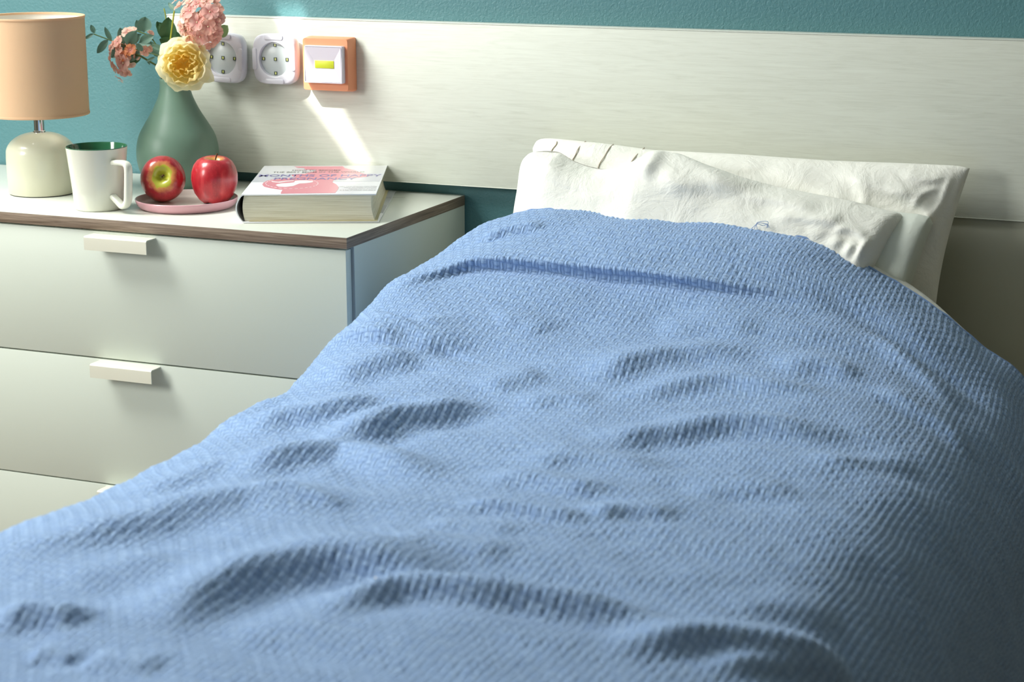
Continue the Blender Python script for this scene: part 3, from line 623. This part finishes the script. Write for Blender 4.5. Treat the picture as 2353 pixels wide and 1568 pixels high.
pr_('cover_figure', [uvq(*p) for p in sil], .00012, 'pink')['label'] = 'pink silhouette of an expectant woman'
pr_('cover_emblem', [uvq(*p) for p in ((668, 458), (690, 446), (740, 438), (850, 432), (900, 424), (905, 408), (960, 402), (1060, 402), (1138, 412), (1120, 426), (1040, 436), (960, 440), (920, 455), (880, 470), (790, 480), (700, 474))], .00022, 'white')
pr_('cover_emblem', [uvq(*p) for p in ((610, 405), (640, 412), (700, 418), (790, 408), (890, 402), (895, 408), (800, 416), (720, 428), (630, 420))], .00022, 'white')
for k in range(30):
    def ell(a, s_): return uvq(868+(318+s_)*math.cos(a), 438-(60+s_*.22)*math.sin(a))
    a0, a1 = 2*math.pi*k/30, 2*math.pi*(k+.55)/30
    pr_('cover_dash', [ell(a0, 0), ell(a0, 10), ell(a1, 10), ell(a1, 0)], .00022, 'white')
def text(body, parent, m, w, x, y, z, rot=None, h=None, name='lettering', bold=0):
    c = bpy.data.curves.new('txt', 'FONT'); c.body = body; c.size = 1; c.extrude = 0; c.offset = bold; c.resolution_u = 3
    tmp = bpy.data.objects.new('txt', c); COL.objects.link(tmp); dg = bpy.context.evaluated_depsgraph_get(); me = bpy.data.meshes.new_from_object(tmp.evaluated_get(dg))
    bpy.data.objects.remove(tmp); xs = [v.co.x for v in me.vertices]; ys = [v.co.y for v in me.vertices]
    sxx = w/(max(xs)-min(xs)); syy = sxx if h is None else h/(max(ys)-min(ys))
    me.transform(Matrix.Translation((x, y, z)) @ Matrix.Diagonal((sxx, syy, 1, 1)) @ Matrix.Translation((-min(xs), -min(ys), 0)))
    me.materials.clear(); o = link(name, me, m, parent)
    if rot: o.rotation_euler = rot
    return o
def line_(body, u0, u1, v0, hh_, c, bold=0): text(body, bk, m_print[c], (u1-u0)*BW, u0*BW, v0*BD, BH+.0004, h=hh_, bold=bold)
line_('HOW TO BECOME', .265, .645, .80, .0095, 'ink', .012); line_('THE BEST MOM IN THE WORLD', .12, .84, .732, .0100, 'ink', .012)
line_('MONTHS OF HAPPY', .035, .985, .585, .0215, 'blue', .012); line_('PREGNANCY', .17, .80, .475, .0205, 'blue', .012)
for body, u0, v0 in (('take care of your own baby', .70, .225), ('and to the health of yourself', .74, .185), ('find your rhythm and there', .78, .145), ('is a lot of advice out there', .72, .105)): line_(body, u0, .985, v0, .0074, 'ink')
for k, (body, x) in enumerate((('HAPPY PREGNANCY', .17),)):
    text(body, bk, m_print['ink'], .03, BW+.0005, .21, .0026, h=.004)
pr2 = link('back_cover_print', flat([(BW-.002, .07), (BW+.0052, .07), (BW+.0075, .14), (BW-.002, .14)], .0025), m_print['grey'], bk)

# ------------------------------------------------------------------ lights stuck on the headboard
m_plastic = mat('white_plastic', lin(214, 214, 224), .3); m_disc = mat('grey_reflector', lin(176, 184, 186), .35); m_led = mat('yellow_led', lin(206, 214, 120), .4); m_ledb = mat('led_frame', lin(40, 50, 40), .5)
m_lens = bpy.data.materials.new('clear_dome'); m_lens.use_nodes = True; nt_ = m_lens.node_tree; nt_.nodes.clear()
ou = nt_.nodes.new('ShaderNodeOutputMaterial'); mx = nt_.nodes.new('ShaderNodeMixShader'); tr_ = nt_.nodes.new('ShaderNodeBsdfTransparent'); gl_ = nt_.nodes.new('ShaderNodeBsdfGlossy'); fr_ = nt_.nodes.new('ShaderNodeFresnel')
gl_.inputs['Roughness'].default_value = .22; fr_.inputs['IOR'].default_value = 1.45; mx.inputs[0].default_value = .03; nt_.links.new(tr_.outputs[0], mx.inputs[1]); nt_.links.new(gl_.outputs[0], mx.inputs[2]); nt_.links.new(mx.outputs[0], ou.inputs[0])
RX = Matrix.Rotation(math.radians(90), 4, 'X')      # local xy (z out) -> wall facing -y
def ring_plate(w, h, r, hole, z0, z1, n=96):        # rounded square with a round hole and a softly rounded face
    bm = bmesh.new(); out = []
    for i in range(n):
        a = 2*math.pi*i/n; ca, sa = math.cos(a), math.sin(a); p_ = 5.2
        p_ = 4.2; k = (abs(ca)**p_+abs(sa)**p_)**(-1/p_); out.append((ca*k, sa*k, ca, sa))
    def ring(f_): return [bm.verts.new(f_(*q)) for q in out]
    rs = [ring(lambda x, y, c, s_: (x*w/2*.93, y*h/2*.93, z0)), ring(lambda x, y, c, s_: (x*w/2*.985, y*h/2*.985, z0+.003)), ring(lambda x, y, c, s_: (x*w/2, y*h/2, z0+(z1-z0)*.5)), ring(lambda x, y, c, s_: (x*w/2*.985, y*h/2*.985, z1-.003)),
          ring(lambda x, y, c, s_: (x*w/2*.94, y*h/2*.94, z1-.0006)), ring(lambda x, y, c, s_: (x*w/2*.86, y*h/2*.86, z1)), ring(lambda x, y, c, s_: (c*(hole+.0016), s_*(hole+.0016), z1+.0006)), ring(lambda x, y, c, s_: (c*hole, s_*hole, z1+.0002)), ring(lambda x, y, c, s_: (c*hole*.97, s_*hole*.97, z1-.005))]
    for a, b in zip(rs, rs[1:]):
        for i in range(n): bm.faces.new((a[i], a[(i+1) % n], b[(i+1) % n], b[i]))
    bm.faces.new(rs[0][::-1]); return xform(bmesh_me(bm, sm=40), RX)
def tap_light(x, z, label, rz=0):
    T_ = thing('tap_light', label, 'light', (x, .3798, z), (0, rz, 0), 'round white stick-on lights')
    link('housing', ring_plate(.079, .080, .018, .0272, .007, .0245), m_plastic, T_)
    link('back_cover', xform(lathe([(0, 0), (.031, 0), (.033, .003), (.034, .0085), (0, .0085)], 64), RX), m_plastic, T_)
    link('reflector', xform(lathe([(0, .0196), (.0268, .0196), (.0268, .019), (0, .019)], 64), RX), m_disc, T_)
    link('lens', xform(lathe([(.0266, .0232), (.024, .0246), (.016, .0262), (.008, .0268), (0, .027)], 64, 80), RX), m_lens, T_)
    for dx, dz_ in ((0, 0), (.0212, 0), (-.0212, 0), (0, .0222), (0, -.0222)):
        l_ = link('led', xform(box(-.0024, .0024, -.0027, .0027, 0, .0011), RX), m_ledb, T_, loc=(dx, -.0196, dz_)); link('diode', xform(box(-.0004, .0016, -.0016, .0018, .0011, .0014), RX), m_led, l_)
    for k in range(4):
        me_ = prism(rrect(.034, .0078, .0030), .0228, .0262, .0007); a = k*math.pi/2
        me_.transform(Matrix.Rotation(a, 4, 'Z') @ Matrix.Translation((0, -.0345, 0))); link('edge_pad', xform(me_, RX), m_plastic, T_)
    return T_
tap_light(-.4040, .2035, 'round-lens white square tap light nearest the flowers', math.radians(2)); tap_light(-.3085, .2045, 'round-lens white square tap light between its twin and the orange one', 0)
m_or = mat('orange_plastic', lin(240, 158, 116), .45, Subsurface_Weight=.12, Subsurface_Radius=(.01, .004, .002)); m_frost = mat('frosted_rocker', lin(222, 216, 228), .18, Coat_Weight=.4); m_cob = mat('yellow_green_strip', lin(206, 214, 52), .4)
S_ = thing('switch_light', 'square orange stick-on light with a white rocker panel', 'light', (-.2165, .3798, .1995))
bm = bmesh.new(); r_ = []
for w, h, z in ((.083, .084, 0), (.0835, .0845, .006), (.083, .084, .0085), (.0795, .0810, .0245), (.0785, .080, .0255)):
    r_.append([bm.verts.new((x_, y_, z)) for x_, y_ in rrect(w, h, .004, 4)])
for a, b in zip(r_, r_[1:]):
    for i in range(len(a)): bm.faces.new((a[i], a[(i+1) % len(a)], b[(i+1) % len(a)], b[i]))
bm.faces.new(r_[0][::-1]); bm.faces.new(r_[-1]); link('frame', xform(bmesh_me(bm, sm=35), RX), m_or, S_)
def rocker_frame():                        # shallow tray with a raised rim
    bm = bmesh.new(); L_ = []
    for w_, h_, z_, r_ in ((.067, .058, 0, .002), (.067, .058, .0100, .002), (.0658, .0568, .0112, .0016), (.0636, .0546, .0112, .001), (.0632, .0542, .0066, .001)):
        L_.append([bm.verts.new((x_, y_, z_)) for x_, y_ in rrect(w_, h_, r_, 3)])
    for a, b in zip(L_, L_[1:]):
        for i in range(len(a)): bm.faces.new((a[i], a[(i+1) % len(a)], b[(i+1) % len(b)], b[i]))
    bm.faces.new(L_[0][::-1]); bm.faces.new(L_[-1]); return bmesh_me(bm, sm=35)
rk = rocker_frame()
for v in rk.vertices:
    if v.co.z > .005: v.co.z += -(v.co.y)*.045+.0
rk = xform(rk, RX); rk_o = link('rocker', rk, m_frost, S_, loc=(.0012, -.0240, .001))
bm = bmesh.new(); w, h = .0315, .0270; a_ = [bm.verts.new(p) for p in ((-w, -h, 0), (w, -h, 0), (w, h, 0), (-w, h, 0))]; b_ = [bm.verts.new(p) for p in ((-.018, -.0068, -.0030), (.018, -.0068, -.0030), (.018, .0068, -.0030), (-.018, .0068, -.0030))]
for i in range(4): bm.faces.new((a_[i], a_[(i+1) % 4], b_[(i+1) % 4], b_[i]))
bm.faces.new(b_); link('bevelled_reflector', xform(bmesh_me(bm), RX), m_frost, rk_o, loc=(0, -.0112, 0))
link('light_strip', xform(box(-.0165, .0165, -.0058, .0058, 0, .0010, .0002), RX), m_cob, rk_o, loc=(.001, -.0080, 0))['label'] = 'yellow-green light strip'

# ------------------------------------------------------------------ vase and flowers
m_vase = noisy('sage_glaze', lin(112, 142, 126), lin(105, 135, 120), 12, .42, .12, 60, .001)
vs = thing('vase', 'sage green teardrop vase standing behind the plate of apples', 'vase', (-.461, .305, 0))
vp = [(0, .001), (.042, .001), (.044, 0), (.047, .001), (.0545, .012), (.0610, .027), (.0645, .041), (.0655, .053), (.0645, .068), (.0600, .085), (.0500, .103), (.0395, .120), (.0310, .137), (.0260, .150), (.0240, .162), (.0245, .172), (.0240, .174), (.0225, .174), (.0215, .160), (.024, .148), (.030, .13), (.045, .10), (.058, .07), (.058, .03), (.04, .006), (0, .005)]
zs = [p[1] for p in vp]
pts = spline([(r, 0, z) for r, z in vp[2:16]], 5); prof = vp[:2]+[(p.x, p.z) for p in pts]+vp[16:]
link('body', lathe(prof, 96, 60), m_vase, vs)
LEAVES={
 'euc':[
  ((-0.5854,0.2700,0.2431),(-0.5992,0.2623,0.2343),0.0059),
  ((-0.5920,0.2820,0.2427),(-0.5971,0.2798,0.2561),0.0074),
  ((-0.5684,0.2940,0.2307),(-0.5764,0.2887,0.2529),0.0082),
  ((-0.5588,0.2700,0.2344),(-0.5800,0.2689,0.2127),0.0114),
  ((-0.5375,0.2820,0.2270),(-0.5434,0.2813,0.2529),0.0141),
  ((-0.5439,0.2940,0.2228),(-0.5645,0.2832,0.2051),0.0162),
  ((-0.5235,0.2700,0.2284),(-0.4977,0.2582,0.2518),0.0179),
  ((-0.5297,0.2820,0.2267),(-0.5055,0.2851,0.2435),0.0133),
  ((-0.5140,0.2940,0.2150),(-0.5349,0.2867,0.1986),0.0128),
  ((-0.4958,0.2700,0.2186),(-0.5014,0.2622,0.2317),0.0092),
  ((-0.4997,0.2820,0.2469),(-0.4999,0.2879,0.2706),0.0210),
  ((-0.5099,0.2940,0.2468),(-0.5180,0.2905,0.2651),0.0128),
  ((-0.4998,0.2700,0.2327),(-0.4756,0.2731,0.2433),0.0128),
  ((-0.5095,0.2820,0.2309),(-0.4847,0.2786,0.2284),0.0092),
  ((-0.4813,0.2940,0.2074),(-0.4953,0.2935,0.2320),0.0118),
  ((-0.4592,0.2700,0.2229),(-0.4731,0.2607,0.2292),0.0082),
  ((-0.4807,0.2820,0.2090),(-0.4969,0.2814,0.2019),0.0046),
  ((-0.5032,0.2940,0.2021),(-0.5011,0.2976,0.1947),0.0031),
 ],
 'dark':[
  ((-0.4659,0.3000,0.2313),(-0.4629,0.2974,0.2709),0.0296),
  ((-0.4694,0.3060,0.2374),(-0.4889,0.3073,0.2606),0.0204),
  ((-0.4544,0.3120,0.2317),(-0.4656,0.3121,0.2482),0.0164),
  ((-0.4554,0.3000,0.2276),(-0.4755,0.2892,0.2370),0.0204),
  ((-0.4845,0.3060,0.2486),(-0.4908,0.3076,0.2626),0.0092),
  ((-0.5269,0.3120,0.2038),(-0.5486,0.3106,0.1929),0.0097),
  ((-0.5433,0.3000,0.2053),(-0.5497,0.2934,0.2108),0.0072),
  ((-0.5344,0.3060,0.2175),(-0.5399,0.2946,0.2244),0.0082),
  ((-0.4041,0.3120,0.2676),(-0.4187,0.3156,0.2791),0.0112),
  ((-0.3860,0.3000,0.2729),(-0.3949,0.2965,0.2619),0.0112),
 ],
 'light':[
  ((-0.3871,0.3200,0.2413),(-0.3694,0.3209,0.2583),0.0189),
 ],
 'top':[
  ((-0.4522,0.3000,0.2808),(-0.4659,0.3038,0.2923),0.0080),
 ],
}
STEMS={
 'euc_main':([(-0.4335,0.2780,0.1988),(-0.4567,0.2780,0.2081),(-0.4815,0.2780,0.2139),(-0.5017,0.2780,0.2173),(-0.5290,0.2780,0.2245),(-0.5576,0.2780,0.2323),(-0.5912,0.2780,0.2420)],0.0009),
 'euc_side':([(-0.4426,0.2740,0.2039),(-0.4666,0.2740,0.2223),(-0.4789,0.2740,0.2370),(-0.4845,0.2740,0.2429),(-0.5093,0.2740,0.2498)],0.0011),
 'yel1':([(-0.4641,0.2920,0.1658),(-0.4587,0.2920,0.2271),(-0.4553,0.2920,0.2475),(-0.4484,0.2920,0.2809)],0.0013),
 'yel2':([(-0.4610,0.3040,0.1648),(-0.4699,0.3040,0.2258),(-0.4725,0.3040,0.2714),(-0.4748,0.3040,0.2835)],0.0009),
 'hyd':([(-0.4624,0.3100,0.1641),(-0.4556,0.3100,0.2054),(-0.4518,0.3100,0.2340),(-0.4367,0.3100,0.2517),(-0.4174,0.3100,0.2593)],0.0014),
 'hydl':([(-0.4542,0.2900,0.1715),(-0.4653,0.2900,0.1885),(-0.4842,0.2900,0.1949),(-0.5065,0.2900,0.2054),(-0.5159,0.2900,0.2092),(-0.5435,0.2900,0.2144)],0.0016),
 'rose':([(-0.4480,0.2850,0.1621),(-0.4389,0.2850,0.1777),(-0.4310,0.2850,0.1932)],0.0018),
}
FLORETS_A=[((-0.4385,0.2969,0.2908),(-0.6336,-0.2514,0.7317),0.0138,0),
  ((-0.4179,0.2867,0.2950),(-0.3532,-0.5168,0.7799),0.0112,0),
  ((-0.3969,0.2811,0.2948),(-0.0217,-0.6651,0.7465),0.0128,2),
  ((-0.3852,0.2869,0.2977),(0.2637,-0.5075,0.8203),0.0102,0),
  ((-0.4528,0.3050,0.2960),(-0.6698,-0.2067,0.7132),0.0082,0),
  ((-0.4217,0.3050,0.3048),(-0.2054,-0.2282,0.9517),0.0123,0),
  ((-0.4040,0.3050,0.3061),(0.1023,-0.2273,0.9684),0.0112,1),
  ((-0.4334,0.3050,0.3065),(-0.3740,-0.2078,0.9039),0.0112,0),
  ((-0.4088,0.2758,0.2829),(-0.2964,-0.8196,0.4903),0.0148,2),
  ((-0.3742,0.2763,0.2823),(0.3645,-0.8095,0.4603),0.0143,2),
  ((-0.3669,0.2865,0.2852),(0.6361,-0.5384,0.5528),0.0107,1),
  ((-0.3620,0.2842,0.2726),(0.7370,-0.6216,0.2652),0.0097,2),
  ((-0.3939,0.2703,0.2663),(-0.0671,-0.9919,0.1082),0.0138,2),
  ((-0.4274,0.2801,0.2552),(-0.6278,-0.7702,-0.1127),0.0128,0),
  ((-0.4152,0.2752,0.2738),(-0.4260,-0.8539,0.2989),0.0092,1),
  ((-0.4061,0.2739,0.2522),(-0.2607,-0.9433,-0.2054),0.0097,1),
  ((-0.3761,0.2730,0.2601),(0.3236,-0.9454,-0.0385),0.0133,1),
  ((-0.3661,0.2779,0.2650),(0.5836,-0.8083,0.0778),0.0097,1),
  ((-0.3933,0.2763,0.2439),(0.0370,-0.9052,-0.4233),0.0138,2),
  ((-0.4158,0.2812,0.2404),(-0.3825,-0.7760,-0.5015),0.0112,1),
  ((-0.3811,0.2783,0.2447),(0.3234,-0.8506,-0.4146),0.0097,1),
  ((-0.3740,0.2913,0.2399),(0.6926,-0.4661,-0.5505),0.0097,1),
  ((-0.4191,0.2951,0.2271),(-0.2812,-0.3576,-0.8905),0.0112,1),
  ((-0.4148,0.3050,0.2234),(-0.0275,-0.3051,-0.9519),0.0102,1),
  ((-0.4001,0.2986,0.2259),(0.2230,-0.3097,-0.9243),0.0102,1),
  ((-0.3867,0.2942,0.2312),(0.4711,-0.3833,-0.7944),0.0097,1),
  ((-0.3665,0.2844,0.2516),(0.7124,-0.6589,-0.2416),0.0092,1),
  ((-0.3838,0.2718,0.2769),(0.1316,-0.9325,0.3363),0.0082,1),
  ((-0.4114,0.2736,0.2601),(-0.3699,-0.9290,-0.0154),0.0082,1),
  ((-0.3726,0.2799,0.2488),(0.5198,-0.7947,-0.3135),0.0087,1),
  ((-0.4246,0.2814,0.2822),(-0.5391,-0.6766,0.5016),0.0082,0),
  ((-0.3765,0.2975,0.2953),(0.5595,-0.2486,0.7907),0.0092,1)]
FLORETS_B=[((-0.5253,0.2761,0.2466),(0.0242,-0.5843,0.8112),0.0107,0),
  ((-0.5220,0.2824,0.2503),(0.1709,-0.3948,0.9027),0.0082,0),
  ((-0.5416,0.2705,0.2324),(-0.3676,-0.7693,0.5226),0.0107,1),
  ((-0.5540,0.2728,0.2237),(-0.5942,-0.7176,0.3633),0.0092,1),
  ((-0.5582,0.2734,0.2102),(-0.6835,-0.7255,0.0805),0.0087,1),
  ((-0.5584,0.2746,0.1993),(-0.6818,-0.7125,-0.1655),0.0097,1),
  ((-0.5297,0.2660,0.1996),(-0.1569,-0.9686,-0.1928),0.0143,2),
  ((-0.5494,0.2730,0.1911),(-0.5005,-0.7807,-0.3743),0.0107,1),
  ((-0.5376,0.2730,0.1844),(-0.2276,-0.7993,-0.5562),0.0102,2),
  ((-0.5265,0.2727,0.1838),(0.0285,-0.8128,-0.5818),0.0077,1),
  ((-0.5515,0.2856,0.1734),(-0.3725,-0.3729,-0.8498),0.0077,1),
  ((-0.5556,0.2950,0.1672),(-0.2879,-0.2879,-0.9133),0.0046,0),
  ((-0.5142,0.2644,0.2206),(0.1227,-0.9615,0.2458),0.0097,3),
  ((-0.4946,0.2745,0.2183),(0.7012,-0.6798,0.2150),0.0087,1),
  ((-0.4932,0.2820,0.2218),(0.8438,-0.4381,0.3100),0.0077,1),
  ((-0.4956,0.2950,0.2451),(0.7258,-0.2016,0.6577),0.0061,1),
  ((-0.5371,0.2663,0.2207),(-0.3217,-0.9077,0.2694),0.0097,1),
  ((-0.5292,0.2644,0.2109),(-0.1758,-0.9829,0.0550),0.0092,3),
  ((-0.5377,0.2661,0.2085),(-0.3316,-0.9434,0.0115),0.0092,1)]
ROSE_C=(-0.4214,0.2720,0.2008); CL_A=(-0.4118,0.3050,0.2639); CL_B=(-0.5409,0.2950,0.2110)
def leafmat(name, c, c2, rough=.5, tl=.25):
    m = mat(name, c, rough, Subsurface_Weight=0); t = NT(m); t.col(t.mix(t.noise(60, 3), c, c2)); t.bump(t.noise(400, 3), .2, .0006); return translucent(m, tl)
m_euc = leafmat('eucalyptus_leaf', lin(118, 150, 134), lin(96, 130, 114), .5); m_dk = leafmat('dark_leaf', lin(70, 104, 66), lin(52, 88, 54), .45); m_lt = leafmat('pale_leaf', lin(150, 184, 128), lin(130, 168, 112)); m_st = leafmat('green_stem', lin(96, 116, 52), lin(80, 100, 50)); m_ys = leafmat('yellow_stem', lin(186, 190, 70), lin(170, 176, 60))
def leaf(a, b, w, m, parent, name='leaf', cup=.18, face=Vector((.39, -.92, .15)), shape=.9, tw=0):
    a, b = Vector(a), Vector(b); ax = (b-a); Ln = ax.length; ax.normalize(); side = ax.cross(face).normalized(); nn = side.cross(ax).normalized()
    if nn.dot(face) < 0: nn = -nn
    nu, nv = 9, 7; P_ = np.zeros((nu, nv, 3))
    for i in range(nu):
        f_ = i/(nu-1); ww = w/2*(math.sin(math.pi*min(1, f_**shape))**.62 if 0 < f_ < 1 else .04)
        for j in range(nv):
            q = (j/(nv-1)-.5)*2; d = nn*(cup*w*(q*q*.6-.12)-Ln*.10*math.sin(math.pi*f_)*-1*.5+tw*q*w)
            p = a+ax*(Ln*f_)+side*(ww*q)+d+nn*(-.0006 if abs(q) < .1 else 0); P_[i, j] = p
    nrm_ = np.array(nn)*.00025
    return link(name, grid_mesh(P_, None, 'leaf'), m, parent)
BQ = Vector((-.459, .305, .10))
def plant(name, label, cat, group=None): return thing(name, label, cat, tuple(BQ), (0, 0, 0), group)
def rel(p): return Vector(p)-BQ
def stems(keys, parent, m):
    for k in keys:
        p, r = STEMS[k]; link('stem', tube([rel(q) for q in p], max(r, .0008), 7, 5), m, parent)
eu = plant('eucalyptus_branch', 'eucalyptus branch with grey-green oval leaves reaching left from the vase', 'branch')
stems(('euc_main', 'euc_side'), eu, m_st)
for i, (a, b, w) in enumerate(LEAVES['euc']): leaf(rel(a), rel(b), w*1.08, m_euc, eu, cup=.14+.06*(i % 3), face=Vector((.39+.25*math.sin(i*2.1), -.92, .2+.3*math.cos(i*1.7))), tw=.05*math.sin(i*3))
dk = plant('leafy_sprig', 'dark green leafy sprig with yellow stalks standing behind the rose', 'foliage')
stems(('yel1', 'yel2'), dk, m_ys)
for i, (a, b, w) in enumerate(LEAVES['dark'][:5]): leaf(rel(a), rel(b), w*.95, m_dk, dk, shape=.75, cup=.2, face=Vector((.39, -.92, .3*math.cos(i))))
for a, b, w in LEAVES['top']: leaf(rel(a), rel(b), w*.9, m_euc, dk)
# florets
fcols = [(lin(252, 220, 202), lin(247, 204, 184)), (lin(247, 198, 180), lin(240, 184, 166)), (lin(238, 194, 182), lin(226, 172, 164)), (lin(240, 160, 110), lin(214, 120, 74))]
fm_ = [leafmat('floret_pink', a, b, .6, .4) for a, b in fcols]; m_fc = mat('floret_eye', lin(224, 206, 170), .6)
def petal_mesh():
    nu, nv = 9, 9; P_ = np.zeros((nu, nv, 3)); rg = random.Random(5)
    for i in range(nu):
        f_ = i/(nu-1); ww = .10+.36*math.sin(math.pi*.5*min(1, f_*1.5))*(max(0, 1-f_**6)**.5)
        for j in range(nv):
            q = (j/(nv-1)-.5)*2; P_[i, j] = (.06+f_*.94-.06*(1-q*q)*f_**6+.0*q, ww*q, .10*math.sin(f_*2.6)+.10*q*q*f_+.035*math.sin(q*7+f_*4)*f_-.06*f_*f_)
    return P_
for m in fm_:
    t = NT(m); sp_ = t.n('ShaderNodeSeparateXYZ'); t.l(t.n('ShaderNodeTexCoord').outputs['Object'], sp_.inputs[0]); src = t.b.inputs['Base Color'].links[0].from_socket
    v_ = t.math('SINE', t.math('MULTIPLY', t.math('ARCTAN2', sp_.outputs[1], sp_.outputs[0]), 26)); k_ = t.math('ADD', t.math('MULTIPLY', sp_.outputs[0], 1.15), t.math('MULTIPLY', v_, .10))
    t.col(t.mix(t.ramp(k_, [(.18, (1, 1, 1, 1)), (.75, (0, 0, 0, 1))]), src, lin(208, 132, 128)))
PET = petal_mesh(); pme = [grid_mesh(PET, None, 'petal') for _ in fm_]
for a, m in zip(pme, fm_): a.materials.append(m)
eye = lathe([(0, 0), (.08, .0), (.09, .08), (.05, .15), (0, .16)], 10, 60); eye.materials.append(m_fc)
def floret(parent, p, nrm_, r, ci, rnd):
    q = Vector(nrm_).to_track_quat('Z', 'Y').to_matrix().to_4x4() @ Matrix.Rotation(rnd.uniform(0, 6.28), 4, 'Z')
    e = bpy.data.objects.new('floret', None); COL.objects.link(e); e.empty_display_size = .01; e.parent = parent
    e.matrix_local = Matrix.Translation(rel(p)) @ q @ Matrix.Scale(r, 4)
    for k in range(5):
        o = bpy.data.objects.new('petal', pme[ci]); COL.objects.link(o); o.parent = e; o.rotation_euler = (rnd.uniform(-.2, .2), rnd.uniform(-.22, .10), k*2*math.pi/5+rnd.uniform(-.08, .08)); o.scale = (1, rnd.uniform(1.0, 1.2), 1)
    o = bpy.data.objects.new('floret_eye', eye); COL.objects.link(o); o.parent = e
def hydrangea(label, FL, C_, keys, seed, leaves, m_l, rad, inner):
    h = plant('hydrangea', label, 'flower', 'pink hydrangea heads in the vase'); rnd = random.Random(seed); stems(keys, h, m_st)
    for p, n_, r, ci in FL: floret(h, p, n_, r*1.05, ci, rnd)
    for k in range(inner):                                             # florets on the far side and between
        d = Vector((rnd.uniform(-1, 1), rnd.uniform(-.3, 1), rnd.uniform(-1, 1))).normalized(); p = Vector(C_)+d*rad*rnd.uniform(.7, .9)
        floret(h, p, d, .010, rnd.choice((0, 1, 1)), rnd)
    for k in range(9):
        d = Vector((rnd.uniform(-1, 1), rnd.uniform(-1, .2), rnd.uniform(-.6, 1))).normalized(); link('stalk', tube([rel(C_)+Vector((0, 0, -rad*.9)), rel(C_)+d*rad*.4, rel(C_)+d*rad*.85], .0007, 5, 3), m_st, h)
    for a, b, w in leaves: leaf(rel(a), rel(b), w, m_l, h, cup=.1)
    return h
hyA = hydrangea('large pink hydrangea head standing tallest above the yellow rose', FLORETS_A, CL_A, ('hyd',), 2, LEAVES['dark'][8:9], m_dk, .032, 22)
for a, b, w in LEAVES['light']: leaf(rel(a), rel(b), w, m_lt, hyA, cup=.08)['label'] = 'pale green leaf at the right edge'
hydrangea('smaller pink hydrangea head drooping left behind the eucalyptus leaves', FLORETS_B, CL_B, ('hydl',), 3, LEAVES['dark'][5:8], m_dk, .024, 12)
# rose
m_rose = [leafmat('rose_petal_pale', lin(254, 250, 226), lin(252, 246, 212), .55, .5), leafmat('rose_petal', lin(254, 242, 186), lin(252, 234, 166), .55, .5), leafmat('rose_petal_deep', lin(252, 226, 140), lin(248, 216, 120), .55, .5)]
rose = plant('rose', 'large pale yellow rose with ruffled petals resting on the vase neck', 'flower'); stems(('rose',), rose, m_st)
axis_ = Vector((.42, -.86, .10)).normalized(); RQ = axis_.to_track_quat('Z', 'Y').to_matrix().to_4x4()
rnd = random.Random(11)
def rpetal(Rk, phi, half, a1, ruff, m, seed, squash=1, zoff=0, flare=0):
    nu, nv = 13, 13; P_ = np.zeros((nu, nv, 3)); rg = random.Random(seed); ph = [rg.uniform(0, 6.28) for _ in range(4)]; tipk = rg.uniform(.0, .10)
    for i in range(nu):
        f_ = i/(nu-1)
        for j in range(nv):
            q = (j/(nv-1)-.5)*2; w = half*(.35+.65*math.sin(math.pi*min(1, .12+.55*f_)))*(1-.35*max(0, f_-.75)*4*.5)
            a = a1*f_*(1-.13*q*q); r = Rk*math.sin(min(a, 2.6))*(1+flare*f_*f_)+ruff*math.sin(q*5+ph[0])*f_*f_+ruff*.6*math.sin(q*9+ph[1])*f_**3
            z = -Rk*math.cos(a)*1.0+ruff*.8*math.sin(q*4+ph[2])*f_*f_+Rk*zoff+Rk*tipk*f_*f_*(1-q*q)
            an = phi+q*w+.04*math.sin(ph[3]+f_*3); P_[i, j] = (r*math.cos(an), r*math.sin(an)*squash, z)
    return P_
def add_rpetal(P_, m, th=.00028):
    me = grid_mesh(P_, None, 'petal'); me.transform(Matrix.Translation(rel(ROSE_C)) @ RQ); link('petal', me, m, rose)
# bowls nested so that every ring rises a little above the one around it
for k in range(6): add_rpetal(rpetal(.041+.001*(k % 3), k*2*math.pi/6+.2, .70, 1.36+.12*(k % 2), .0014, m_rose[0], k, flare=.05, zoff=.30), m_rose[0])
for k in range(6): add_rpetal(rpetal(.0355, k*2*math.pi/6+.7, .66, 1.62+.12*(k % 3), .0016, m_rose[0], 20+k, zoff=.45), m_rose[0])
for k in range(6): add_rpetal(rpetal(.0300, k*2*math.pi/6+.2, .60, 1.85+.15*(k % 3), .0020, m_rose[1], 40+k, zoff=.55), m_rose[1])
for k in range(5): add_rpetal(rpetal(.0240, k*2*math.pi/5+.7, .66, 2.0+.15*(k % 3), .0022, m_rose[1], 60+k, zoff=.75, squash=.9), m_rose[1])
for k in range(5): add_rpetal(rpetal(.0185, k*2*math.pi/5+.3, .66, 2.1+.2*(k % 2), .0024, m_rose[2], 80+k, zoff=1.05, squash=.85), m_rose[2] if k % 2 else m_rose[1])
for k in range(4): add_rpetal(rpetal(.0125, k*2*math.pi/4, .8, 2.0+.2*(k % 2), .0022, m_rose[2], 90+k, zoff=1.7, squash=.8), m_rose[2])
# two loose outer petals, right and lower left
leaf(Vector(rel(ROSE_C))+Vector((.018, 0, -.006)), Vector(rel(ROSE_C))+Vector((.046, .012, -.026)), .024, m_rose[0], rose, 'petal', cup=.25); leaf(Vector(rel(ROSE_C))+Vector((-.018, .004, -.006)), Vector(rel(ROSE_C))+Vector((-.040, .012, -.022)), .022, m_rose[1], rose, 'petal', cup=.2)
